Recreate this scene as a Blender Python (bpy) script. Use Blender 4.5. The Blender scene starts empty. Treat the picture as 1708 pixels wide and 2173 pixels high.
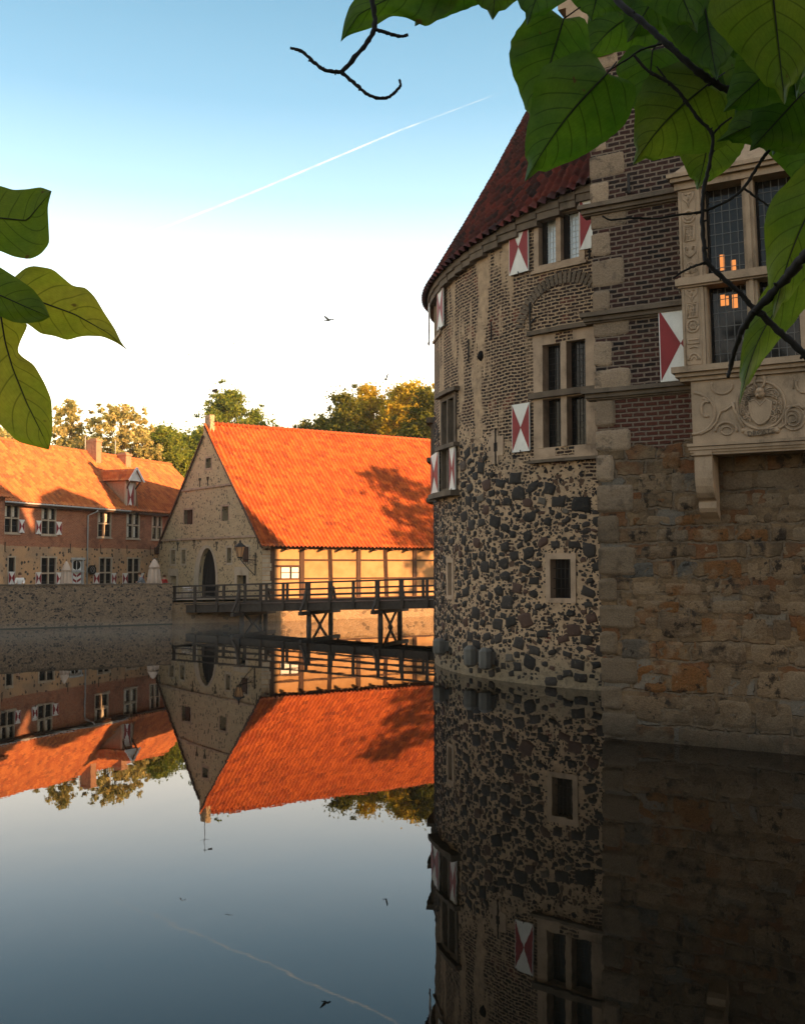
import bpy, math, random
import numpy as np
from mathutils import Vector, Matrix, noise
R_ = math.radians
scene = bpy.context.scene
COL = scene.collection
# ---------------------------------------------------------------- camera
FPX, CX, CY, PITCH, CAMZ = 2100.0, 854.0, 1086.5, R_(3.094), 3.6   # in units of a 1708 x 2173 picture
cd = bpy.data.cameras.new('camera'); cam = bpy.data.objects.new('camera', cd); COL.objects.link(cam)
cd.sensor_fit = 'HORIZONTAL'; cd.sensor_width = 24.0; cd.lens = FPX / 1708.0 * 24.0
cd.clip_start = 0.05; cd.clip_end = 30000.0
cam.location = (0, 0, CAMZ); cam.rotation_euler = (R_(90) + PITCH, 0, 0)
cd.dof.use_dof = False
scene.camera = cam
# ---------------------------------------------------------------- light
SUN_AZ, SUN_EL = R_(117), R_(14)          # azimuth clockwise from +Y
sd = Vector((math.sin(SUN_AZ) * math.cos(SUN_EL), math.cos(SUN_AZ) * math.cos(SUN_EL), math.sin(SUN_EL)))
ld = bpy.data.lights.new('sun', 'SUN'); sun = bpy.data.objects.new('sun', ld); COL.objects.link(sun)
ld.energy = 3.0; ld.angle = R_(0.6); ld.color = (1.0, 0.55, 0.24)
sun.location = (60, -40, 60); sun.rotation_euler = (-sd).to_track_quat('-Z', 'Y').to_euler()
W = bpy.data.worlds.new('World'); scene.world = W; W.use_nodes = True
wt = W.node_tree; wt.nodes.clear()
wo = wt.nodes.new('ShaderNodeOutputWorld'); wb = wt.nodes.new('ShaderNodeBackground')
sky = wt.nodes.new('ShaderNodeTexSky'); sky.sky_type = 'NISHITA'; sky.sun_disc = False
sky.sun_elevation = SUN_EL; sky.sun_rotation = SUN_AZ; sky.altitude = 0
sky.air_density = 1.0; sky.dust_density = 2.2; sky.ozone_density = 1.3
wb.inputs['Strength'].default_value = 0.15
# bright morning haze low over the horizon, deepening to clear blue, over the Nishita sky
tc = wt.nodes.new('ShaderNodeTexCoord'); sx = wt.nodes.new('ShaderNodeSeparateXYZ'); mx = wt.nodes.new('ShaderNodeMix'); mx.data_type = 'RGBA'
cr = wt.nodes.new('ShaderNodeValToRGB'); E_ = cr.color_ramp.elements
cols = [(0, (4.6, 3.3, 1.65)), (.12, (4.2, 3.4, 2.1)), (.21, (3.4, 3.1, 2.6)), (.29, (1.8, 2.15, 2.25)), (.35, (1.0, 1.48, 1.72)), (.43, (.50, .95, 1.22)), (.52, (.29, .66, .90)), (.62, (.8, .95, 1.0)), (1, (1.1, 1.05, .95))]
E_[0].position = 0; E_[0].color = (*cols[0][1], 1); E_[1].position = 1; E_[1].color = (*cols[-1][1], 1)
for p_, c_ in cols[1:-1]: e_ = E_.new(p_); e_.color = (*c_, 1)
mx.inputs[0].default_value = .88
wt.links.new(tc.outputs['Generated'], sx.inputs[0]); wt.links.new(sx.outputs[2], cr.inputs[0]); wt.links.new(cr.outputs[0], mx.inputs[7])
wt.links.new(sky.outputs[0], mx.inputs[6]); wt.links.new(mx.outputs[2], wb.inputs[0]); wt.links.new(wb.outputs[0], wo.inputs[0])
scene.view_settings.view_transform = 'Standard'; scene.view_settings.look = 'None'
scene.view_settings.exposure = 2.2; scene.view_settings.gamma = 1.0
scene.view_settings.use_curve_mapping = False
scene.cycles.use_denoising = True
scene.cycles.max_bounces = 8; scene.cycles.transparent_max_bounces = 8
scene.cycles.caustics_reflective = False; scene.cycles.caustics_refractive = False

# ---------------------------------------------------------------- picture ray -> place
def ray(px, py):
    a = (px - CX) / FPX; b = (CY - py) / FPX
    return Vector((a, math.cos(PITCH) - b * math.sin(PITCH), math.sin(PITCH) + b * math.cos(PITCH)))
CAM = Vector((0, 0, CAMZ))
def gp(px, py, z=0.0):
    d = ray(px, py); return CAM + d * ((z - CAMZ) / d.z)
def at(px, py, Y):
    d = ray(px, py); return CAM + d * (Y / d.y)

class Flat:
    def __init__(s, o, u, s0=0.0, s1=0.0):
        s.o = Vector((o[0], o[1], 0)); s.U = Vector((u[0], u[1], 0)).normalized()
        s.n = Vector((s.U.y, -s.U.x, 0)); s.s0 = s0; s.s1 = s1
    def P(s, u, z, w=0.0):
        uu = u - (s.s0 + s.s1 * u) * z
        return s.o + s.U * uu + s.n * w + Vector((0, 0, z))
    def q(s, px, py, w=0.0):
        d = ray(px, py); o = s.o + s.n * w
        t = (o - CAM).dot(s.n) / d.dot(s.n); p = CAM + d * t
        uu = (p - o).dot(s.U); return ((uu + s.s0 * p.z) / (1 - s.s1 * p.z), p.z)
class Round:
    def __init__(s, c, r): s.c = Vector((c[0], c[1], 0)); s.r = r
    def P(s, u, z, w=0.0):
        th = math.pi + u / s.r
        return s.c + Vector((math.cos(th), math.sin(th), 0)) * (s.r + w) + Vector((0, 0, z))
    def q(s, px, py, w=0.0):
        d = ray(px, py); r = s.r + w
        o = CAM - s.c; a = d.x**2 + d.y**2; b = o.x*d.x + o.y*d.y; c = o.x**2 + o.y**2 - r*r
        disc = max(b*b - a*c, 0.0); t = (-b - math.sqrt(disc)) / a; p = CAM + d * t
        th = math.atan2(p.y - s.c.y, p.x - s.c.x) % (2*math.pi)
        return ((th - math.pi) * s.r, p.z)

# ---------------------------------------------------------------- mesh builder
def wloc(o):
    v = Vector((0, 0, 0))
    while o is not None: v = v + o.location; o = o.parent
    return v
class MB:
    def __init__(s): s.v = []; s.f = []; s.uv = []; s.m = []; s.sm = []
    def face(s, pts, uv=None, m=0, sm=False):
        i = len(s.v); s.v += [tuple(p) for p in pts]; s.f.append(list(range(i, i + len(pts))))
        s.uv.append(uv or [(0, 0)] * len(pts)); s.m.append(m); s.sm.append(sm)
    def add(s, vs, fs, m=0, sm=True, uvs=None):
        i = len(s.v); s.v += [tuple(p) for p in vs]
        for k, f in enumerate(fs):
            s.f.append([i + a for a in f]); s.m.append(m); s.sm.append(sm)
            s.uv.append([uvs[a] for a in f] if uvs else [(0, 0)] * len(f))
    def box(s, F, u0, u1, z0, z1, w0, w1, m=0, n=1, caps=True):
        P = F.P
        for k in range(n):
            a = u0 + (u1 - u0) * k / n; b = u0 + (u1 - u0) * (k + 1) / n
            s.face([P(a,z0,w1),P(b,z0,w1),P(b,z1,w1),P(a,z1,w1)], [(a,z0),(b,z0),(b,z1),(a,z1)], m)
            s.face([P(b,z0,w0),P(a,z0,w0),P(a,z1,w0),P(b,z1,w0)], [(b,z0),(a,z0),(a,z1),(b,z1)], m)
            s.face([P(a,z1,w1),P(b,z1,w1),P(b,z1,w0),P(a,z1,w0)], [(a,w1),(b,w1),(b,w0),(a,w0)], m)
            s.face([P(a,z0,w0),P(b,z0,w0),P(b,z0,w1),P(a,z0,w1)], [(a,w0),(b,w0),(b,w1),(a,w1)], m)
        s.face([P(u0,z0,w0),P(u0,z0,w1),P(u0,z1,w1),P(u0,z1,w0)], [(w0,z0),(w1,z0),(w1,z1),(w0,z1)], m)
        s.face([P(u1,z0,w1),P(u1,z0,w0),P(u1,z1,w0),P(u1,z1,w1)], [(w1,z0),(w0,z0),(w0,z1),(w1,z1)], m)
    def prism(s, pts, off, m=0, sm=False):
        """closed polygon (list of Vectors, front face order) extruded by -off"""
        n = len(pts); s.face(pts, None, m, sm); bk = [p - off for p in pts]
        s.face(list(reversed(bk)), None, m, sm)
        for i in range(n):
            j = (i + 1) % n; s.face([pts[j], pts[i], bk[i], bk[j]], None, m, sm)
    def tube(s, pts, rad, seg=6, m=0, cap=True, sm=True):
        pts = [Vector(p) for p in pts]
        if not hasattr(rad, '__len__'): rad = [rad] * len(pts)
        vs = []; fs = []; prev = None
        for i, p in enumerate(pts):
            t = (pts[min(i+1, len(pts)-1)] - pts[max(i-1, 0)]).normalized()
            if prev is None:
                a = Vector((0,0,1)) if abs(t.z) < .9 else Vector((1,0,0)); x = t.cross(a).normalized()
            else:
                x = (prev - t * prev.dot(t)).normalized()
            prev = x; y = t.cross(x)
            for k in range(seg):
                an = 2*math.pi*k/seg; vs.append(p + (x*math.cos(an) + y*math.sin(an)) * rad[i])
        for i in range(len(pts)-1):
            for k in range(seg):
                a = i*seg + k; b = i*seg + (k+1) % seg; fs.append([a, b, b+seg, a+seg])
        if cap: fs.append(list(range(seg-1, -1, -1))); fs.append([(len(pts)-1)*seg + k for k in range(seg)])
        s.add(vs, fs, m, sm)
    def bar(s, a, b, wx, wz, m=0):
        """square timber from a to b: wx horizontal width, wz other width"""
        a = Vector(a); b = Vector(b); t = (b-a).normalized()
        up = Vector((0,0,1)) if abs(t.z) < .95 else Vector((0,1,0))
        x = t.cross(up).normalized(); y = x.cross(t).normalized()
        c = [x*wx/2 + y*wz/2, -x*wx/2 + y*wz/2, -x*wx/2 - y*wz/2, x*wx/2 - y*wz/2]
        vs = [a+k for k in c] + [b+k for k in c]
        s.add(vs, [[0,1,2,3],[7,6,5,4],[0,4,5,1],[1,5,6,2],[2,6,7,3],[3,7,4,0]], m, False)
    def lathe(s, c, prof, seg=16, m=0, sm=True, fn=None):
        c = Vector(c); vs = []; fs = []
        for (r, z) in prof:
            for k in range(seg):
                an = 2*math.pi*k/seg; rr = r * (fn(an, z) if fn else 1)
                vs.append(c + Vector((rr*math.cos(an), rr*math.sin(an), z)))
        for i in range(len(prof)-1):
            for k in range(seg):
                a = i*seg+k; b = i*seg+(k+1) % seg; fs.append([a, b, b+seg, a+seg])
        fs.append(list(range(seg-1, -1, -1))); fs.append([(len(prof)-1)*seg+k for k in range(seg)])
        s.add(vs, fs, m, sm)
    def build(s, name, mats, parent=None, label=None):
        me = bpy.data.meshes.new(name); off = wloc(parent)
        me.from_pydata([(v[0]-off.x, v[1]-off.y, v[2]-off.z) for v in s.v], [], s.f)
        if not isinstance(mats, (list, tuple)): mats = [mats]
        for m in mats: me.materials.append(m)
        me.polygons.foreach_set('material_index', s.m); me.polygons.foreach_set('use_smooth', s.sm)
        uvl = me.uv_layers.new(name='UV')
        uvl.data.foreach_set('uv', [c for f in s.uv for t in f for c in (t[0], t[1])])
        me.update(); me.validate()
        o = bpy.data.objects.new(name, me); COL.objects.link(o); o.parent = parent
        if label: o['label'] = label
        return o
def tag(o, label, cat, group=None, kind=None):
    o['label'] = label; o['category'] = cat
    if group: o['group'] = group
    if kind: o['kind'] = kind
    return o
def struct(o, label=None):
    o['kind'] = 'structure'
    if label: o['label'] = label
    return o
def thing(name, loc, label, cat, group=None):
    o = bpy.data.objects.new(name, None); COL.objects.link(o); o.location = loc; o.empty_display_size = .3
    return tag(o, label, cat, group)

def wall(mb, F, ua, ub, z0, z1, ops=(), w=0.0, depth=.3, step=None, m=0, extra=()):
    """wall with openings. z0/z1 number or function of u; ops: (u0,u1,zb,zt) with zb/zt number or function."""
    f0 = z0 if callable(z0) else (lambda u: z0); f1 = z1 if callable(z1) else (lambda u: z1)
    cuts = {ua, ub} | set(extra)
    if step:
        k = ua
        while k < ub: cuts.add(k); k += step
    O = []
    for (a, b, zb, zt) in ops:
        cuts |= {a, b}
        if callable(zt):
            for i in range(1, 14): cuts.add(a + (b-a)*(.5-.5*math.cos(math.pi*i/14)))
        O.append((a, b, zb if callable(zb) else (lambda u, v=zb: v), zt if callable(zt) else (lambda u, v=zt: v)))
    cuts = sorted(c for c in cuts if ua - 1e-9 <= c <= ub + 1e-9)
    P = F.P
    for a, b in zip(cuts, cuts[1:]):
        if b - a < 1e-6: continue
        mid = (a+b)/2
        act = sorted([o for o in O if o[0] < mid < o[1]], key=lambda o: o[2](mid))
        lo = f0
        for o in act + [None]:
            hi = o[2] if o else f1
            za, zb_, zc, zd = lo(a), lo(b), hi(b), hi(a)
            if zc > zb_ + 1e-5 or zd > za + 1e-5:
                mb.face([P(a,za,w),P(b,zb_,w),P(b,max(zc,zb_),w),P(a,max(zd,za),w)], [(a,za),(b,zb_),(b,zc),(a,zd)], m)
            if o:
                mb.face([P(a,o[2](a),w),P(a,o[2](a),w-depth),P(b,o[2](b),w-depth),P(b,o[2](b),w)][::-1], [(a,0),(a,depth),(b,depth),(b,0)], m)
                mb.face([P(a,o[3](a),w),P(b,o[3](b),w),P(b,o[3](b),w-depth),P(a,o[3](a),w-depth)][::-1], [(a,0),(b,0),(b,depth),(a,depth)], m)
                lo = o[3]
    for o in O:
        a, b = o[0], o[1]
        mb.face([P(a,o[2](a),w),P(a,o[3](a),w),P(a,o[3](a),w-depth),P(a,o[2](a),w-depth)][::-1], [(0,o[2](a)),(0,o[3](a)),(depth,o[3](a)),(depth,o[2](a))], m)
        mb.face([P(b,o[2](b),w),P(b,o[2](b),w-depth),P(b,o[3](b),w-depth),P(b,o[3](b),w)][::-1], [(0,o[2](b)),(depth,o[2](b)),(depth,o[3](b)),(0,o[3](b))], m)

def tiled(mb, S, L, H, rib=.2, row=.34, amp=.028, lap=.03, m=0, sub=4, seed=1):
    """pantile roof: S(s,t) -> (point, normal), L, H lengths in metres"""
    rng = random.Random(seed)
    ns = max(8, int(L / rib) * sub); rows = max(3, int(H / row)); vs = []; uv = []; fs = []
    for r in range(rows):
        for e in (0, 1):
            t = (r + e) / rows
            if r and e == 0: pass
            for i in range(ns + 1):
                p, n = S(i / ns, t)
                ph = (i % sub) / sub * 2 * math.pi
                jit = noise.noise(Vector((i*.05, r*.37, seed))) * .022
                vs.append(p + n * (amp * math.sin(ph) + (lap if e == 0 else 0.0) + jit)); uv.append((i/ns*L, (r + (.02 if e == 0 else .98))*row))
    for k in range(rows*2 - 1):
        for i in range(ns):
            a = k*(ns+1)+i; fs.append([a, a+1, a+ns+2, a+ns+1])
    mb.add(vs, fs, m, True, uv)
# ---------------------------------------------------------------- materials
class NT:
    def __init__(s, name):
        s.mat = bpy.data.materials.new(name); s.mat.use_nodes = True; s.t = s.mat.node_tree; s.t.nodes.clear()
        s.out = s.t.nodes.new('ShaderNodeOutputMaterial')
    def set(s, sock, v):
        if isinstance(v, bpy.types.NodeSocket): s.t.links.new(v, sock)
        elif isinstance(v, tuple) and len(v) == 3 and sock.type == 'RGBA': sock.default_value = (*v, 1)
        else: sock.default_value = v
    def n(s, ty, ins=None, **pr):
        nd = s.t.nodes.new(ty)
        for k, v in pr.items(): setattr(nd, k, v)
        for k, v in (ins or {}).items(): s.set(nd.inputs[k], v)
        return nd
    def math(s, op, a, b=0.0, c=None, clamp=False):
        nd = s.n('ShaderNodeMath', {0: a, 1: b}, operation=op, use_clamp=clamp)
        if c is not None: s.set(nd.inputs[2], c)
        return nd.outputs[0]
    def vmath(s, op, a, b=(0,0,0)):
        return s.n('ShaderNodeVectorMath', {0: a, 1: b}, operation=op).outputs[0]
    def uv(s): return s.n('ShaderNodeUVMap', uv_map='UV').outputs[0]
    def obj(s): return s.n('ShaderNodeTexCoord').outputs['Object']
    def sep(s, v): return s.n('ShaderNodeSeparateXYZ', {0: v}).outputs
    def comb(s, x, y, z=0.0): return s.n('ShaderNodeCombineXYZ', {0: x, 1: y, 2: z}).outputs[0]
    def noise(s, v, sc, det=3, rough=.55, col=False, dist=0.0):
        nd = s.n('ShaderNodeTexNoise', {'Vector': v, 'Scale': sc, 'Detail': det, 'Roughness': rough, 'Distortion': dist})
        return nd.outputs['Color' if col else 'Fac']
    def white(s, v): return s.n('ShaderNodeTexWhiteNoise', {'Vector': v}, noise_dimensions='3D').outputs['Value']
    def vor(s, v, sc, feat='F1', rnd=1.0):
        return s.n('ShaderNodeTexVoronoi', {'Vector': v, 'Scale': sc, 'Randomness': rnd}, feature=feat)
    def ss(s, x, a, b):   # smooth 0..1
        return s.n('ShaderNodeMapRange', {0: x, 1: a, 2: b, 3: 0.0, 4: 1.0}, interpolation_type='SMOOTHSTEP').outputs[0]
    def mix(s, f, a, b):
        nd = s.n('ShaderNodeMix', data_type='RGBA'); s.set(nd.inputs[0], f); s.set(nd.inputs[6], a); s.set(nd.inputs[7], b)
        return nd.outputs[2]
    def scale(s, c, f):
        nd = s.n('ShaderNodeMix', data_type='RGBA', blend_type='MULTIPLY'); nd.inputs[0].default_value = 1.0
        s.set(nd.inputs[6], c); s.set(nd.inputs[7], s.comb(f, f, f)); return nd.outputs[2]
    def bump(s, h, st=.5, d=.02):
        return s.n('ShaderNodeBump', {'Height': h, 'Strength': st, 'Distance': d}).outputs[0]
    def finish(s, col, rough=.85, norm=None, spec=.3, **kw):
        b = s.n('ShaderNodeBsdfPrincipled', {'Base Color': col, 'Roughness': rough, 'Specular IOR Level': spec})
        for k, v in kw.items(): s.set(b.inputs[k.replace('_', ' ')], v)
        if norm is not None: s.set(b.inputs['Normal'], norm)
        s.t.links.new(b.outputs[0], s.out.inputs[0]); return s.mat
def simple(name, col, rough=.8, var=.3, sc=4.0, bump=.3, spec=.3, fine=40.0, d=.01, **kw):
    t = NT(name); o = t.obj(); n1 = t.noise(o, sc, 4); n2 = t.noise(o, fine, 3)
    f = t.math('ADD', t.math('MULTIPLY', t.math('SUBTRACT', n1, .5), var*2), t.math('MULTIPLY', t.math('SUBTRACT', n2, .5), var))
    st_ = t.ss(t.noise(t.vmath('MULTIPLY', o, (1, 1, .45)), .9*sc**.5, 5, .7), .50, .72)
    f = t.math('SUBTRACT', f, t.math('MULTIPLY', st_, min(.5, var*1.1)))
    c = t.scale(col, t.math('ADD', f, 1.0)); h = t.math('ADD', n1, t.math('MULTIPLY', n2, .5))
    return t.finish(c, rough, t.bump(h, bump, d), spec, **kw)

MT = {}
MT['stone'] = simple('sandstone', (.37, .265, .185), .85, .55, 2.2, .5, d=.012)
MT['stone_dark'] = simple('dark_sandstone', (.13, .098, .072), .9, .5, 2.5, .5, d=.012)
MT['stone_carved'] = simple('carved_sandstone', (.33, .235, .16), .85, .4, 3.0, .35, d=.006)
MT['stone_pale'] = simple('pale_stone', (.42, .34, .25), .85, .25, 3.0, .4)
MT['granite'] = simple('grey_stone', (.12, .115, .105), .8, .3, 4, .5, fine=60)
MT['white'] = simple('white_paint', (.70, .68, .64), .55, .2, 3, .15)
MT['red'] = simple('red_paint', (.24, .018, .022), .55, .3, 3, .08)
MT['timber'] = simple('old_timber', (.07, .035, .022), .8, .4, 6, .5)
MT['bridge_wood'] = simple('weathered_dark_wood', (.050, .038, .031), .75, .5, 5, .5)
MT['iron'] = simple('wrought_iron', (.015, .013, .012), .6, .3, 10, .2)
MT['metal'] = simple('bright_metal', (.6, .6, .62), .25, .05, 10, .0, Metallic=.9)
MT['zinc'] = simple('zinc', (.40, .40, .39), .5, .2, 6, .1)
MT['chimney_brick'] = simple('chimney_brick', (.36, .20, .12), .9, .3, 8, .5)
MT['canvas'] = simple('canvas', (.46, .36, .29), .9, .12, 5, .2)
MT['bark'] = simple('bark', (.035, .028, .022), .9, .4, 8, .6)
MT['twig'] = simple('twig_bark', (.010, .009, .011), .8, .5, 60, .5, fine=300, d=.001)
MT['curtain'] = simple('curtain', (.55, .50, .42), .9, .1, 3, .1)
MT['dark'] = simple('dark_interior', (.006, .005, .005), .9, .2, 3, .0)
MT['moss'] = simple('wet_dark_stone', (.03, .032, .02), .6, .5, 5, .6)
t = NT('window_glass'); o = t.obj()
MT['glass'] = t.finish((.012, .013, .014), .04, t.bump(t.noise(o, 3.0, 1), .04, .01), .18)
t = NT('painted_sky_glass'); o = t.obj()
MT['glass_bright'] = t.finish((.42, .46, .48), .12, t.bump(t.noise(o, 5.0, 1), .1, .01), .8)  # pale base colour carries the sky reflection of the top windows
t = NT('reflection_glow'); e = t.n('ShaderNodeEmission', {'Color': (1.0, .34, .09), 'Strength': .22}); t.t.links.new(e.outputs[0], t.out.inputs[0]); MT['glow'] = t.mat  # emission for the reflection patches painted on the bay panes
MT['lead'] = simple('lead_came', (.15, .145, .14), .6, .1, 5, 0)
MT['lead_white'] = simple('painted_came', (.55, .55, .55), .6, .1, 5, 0)

# roof tiles: per-tile colour
def tile_mat(name, c1, c2, dark, rib=.2, row=.34, lichen=.25):
    t = NT(name); uv = t.uv(); x, y, z = t.sep(uv)
    k = t.comb(t.math('FLOOR', t.math('DIVIDE', x, rib)), t.math('FLOOR', t.math('DIVIDE', y, row)))
    r = t.white(k); r2 = t.white(t.vmath('ADD', k, (7.3, 1.1, 3.3)))
    big = t.noise(uv, .35, 4, .6); fine = t.noise(t.obj(), 25, 3)
    c = t.mix(r, c1, c2)
    c = t.mix(t.math('MULTIPLY', t.ss(big, .48, .75), lichen), c, dark)
    c = t.mix(t.math('MULTIPLY', t.ss(r2, .84, .9), .5), c, dark); c = t.mix(t.math('MULTIPLY', t.ss(t.noise(uv, 1.3, 5, .7), .60, .72), .5), c, dark)
    fr = t.math('FRACT', t.math('DIVIDE', y, row))
    c = t.scale(c, t.math('ADD', .72, t.math('MULTIPLY', fine, .55)))
    return t.finish(c, .75, t.bump(fine, .35, .01), .25)
MT['tile'] = tile_mat('orange_pantile', (.56, .140, .031), (.34, .066, .020), (.15, .035, .018), .3, .36)
MT['tile_far'] = tile_mat('faded_pantile', (.56, .19, .055), (.38, .10, .035), (.18, .06, .035), .3, .38, lichen=.45)
MT['tile_dark'] = tile_mat('dark_red_pantile', (.14, .024, .018), (.024, .010, .012), (.012, .008, .010), .3, .36, lichen=.6)

# round tower masonry
def tower_mat():
    t = NT('tower_masonry'); uv0 = t.uv(); x, y, z = t.sep(uv0)
    wn = t.vmath('SUBTRACT', t.noise(uv0, 1.3, 3, .6, True), (.5, .5, .5))
    uv = t.vmath('ADD', uv0, t.vmath('MULTIPLY', wn, (.14, .14, 0)))
    wn2 = t.vmath('SUBTRACT', t.noise(uv0, 9, 2, .5, True), (.5, .5, .5))
    uvj = t.vmath('ADD', uv, t.vmath('MULTIPLY', wn2, (.035, .035, 0)))
    # big field stones
    st = t.vmath('MULTIPLY', uvj, (1.0, 1.18, 1))
    def stones(vec, sc, pres, lo, hi):
        e = t.vor(vec, sc, 'DISTANCE_TO_EDGE').outputs['Distance']; v = t.vor(vec, sc); c = t.sep(v.outputs['Color'])
        thr = t.math('ADD', lo, t.math('MULTIPLY', c[0], hi - lo))
        rd = t.math('SUBTRACT', t.math('ADD', .50, t.math('MULTIPLY', c[2], .35)), v.outputs['Distance'])
        m = t.math('MULTIPLY', t.ss(t.math('SUBTRACT', e, thr), 0.0, .05), t.ss(rd, -.02, .05))
        return t.math('MULTIPLY', m, t.math('GREATER_THAN', c[1], pres)), c[2], c[0]
    b, bc, _ = stones(st, 1.95, 1.1, .035, .11)
    s1, sc1, _ = stones(t.vmath('ADD', st, (3.1, 1.7, 0)), 4.6, .72, .06, .13)
    s2, sc2, _ = stones(t.vmath('ADD', st, (8.1, 4.7, 0)), 9.0, .45, .07, .17)
    nb = t.math('SUBTRACT', 1.0, t.ss(b, 0, .4))
    near = t.math('MULTIPLY', s1, nb)
    near2 = t.math('MULTIPLY', t.math('MULTIPLY', s2, nb), t.math('SUBTRACT', 1.0, t.ss(s1, 0, .4)))
    stone = t.math('MAXIMUM', b, t.math('MAXIMUM', near, near2))
    stc = t.mix(bc, (.010, .010, .012), (.045, .036, .034))
    stc = t.mix(t.math('MULTIPLY', near, t.ss(sc1, .6, .7)), stc, (.10, .06, .04))
    # brick
    bk = t.n('ShaderNodeTexBrick', {'Vector': uvj, 'Color1': (.017, .013, .013), 'Color2': (.062, .032, .025), 'Mortar': (0, 0, 0), 'Scale': 1.0,
         'Mortar Size': .025, 'Mortar Smooth': .5, 'Bias': -.1, 'Brick Width': .27, 'Row Height': .105}, offset=.5)
    brick = t.math('SUBTRACT', 1.0, bk.outputs['Fac'])
    wornk = t.ss(t.noise(uv0, 7, 2), .30, .42); brick = t.math('MULTIPLY', brick, wornk)
    bkc = t.mix(t.ss(t.noise(uv0, 1.1, 2), .6, .68), bk.outputs['Color'], (.14, .045, .03))
    # zones
    zn = t.math('ADD', t.math('MULTIPLY', t.noise(uv0, .9, 3), 2.6), -1.3)
    bound = t.math('ADD', 10.4, t.math('MULTIPLY', t.math('MINIMUM', x, 11.0), -.43))
    isb = t.ss(t.math('ADD', t.math('SUBTRACT', y, bound), zn), -.12, .12)
    isb = t.math('MAXIMUM', isb, t.math('MULTIPLY', t.ss(x, 1.7, 1.6), t.ss(y, 5.6, 6.2)))
    patch = t.ss(t.noise(t.vmath('MULTIPLY', uv0, (.8, .5, 1)), 1.6, 1), .66, .68)
    isb = t.math('MAXIMUM', isb, t.math('MULTIPLY', patch, .95))
    pv = t.noise(t.vmath('MULTIPLY', uv0, (1.0, .16, 1)), 1.05, 4, .62)
    plast = t.ss(t.math('ADD', pv, t.math('MULTIPLY', t.noise(uv0, 6, 4, .7), .12)), .56, .61)
    plast = t.math('MULTIPLY', plast, t.math('MULTIPLY', t.ss(y, 6.2, 8.2), t.ss(x, 8.0, 6.6)))
    plast = t.math('MAXIMUM', plast, t.math('MULTIPLY', t.ss(y, 1.4, .3), .75))
    m = t.n('ShaderNodeMix', {0: isb, 2: stone, 3: brick}, data_type='FLOAT').outputs[0]
    m = t.math('MULTIPLY', m, t.math('SUBTRACT', 1.0, plast))
    mc = t.mix(isb, stc, bkc)
    fine = t.noise(t.obj(), 30, 4, .7); med = t.noise(t.obj(), 4.5, 4, .65)
    base = t.mix(t.ss(med, .3, .7), (.49, .34, .215), (.33, .23, .15))
    base = t.mix(t.math('MULTIPLY', t.ss(t.noise(uv0, .8, 3), .55, .75), .6), base, (.17, .135, .10))
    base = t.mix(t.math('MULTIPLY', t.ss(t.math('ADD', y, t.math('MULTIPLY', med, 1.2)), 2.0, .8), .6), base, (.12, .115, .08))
    base = t.scale(base, t.math('ADD', .55, t.math('MULTIPLY', fine, .9)))
    c = t.mix(m, base, t.scale(mc, t.math('ADD', .5, t.math('MULTIPLY', fine, 1.0))))
    h = t.math('ADD', t.math('MULTIPLY', m, t.math('SUBTRACT', 1.0, t.math('MULTIPLY', isb, 1.7))), t.math('MULTIPLY', fine, .45))
    h = t.math('ADD', h, t.math('MULTIPLY', med, .7))
    return t.finish(c, .88, t.bump(h, 1.0, .06), .25)
MT['tower'] = tower_mat()

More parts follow.
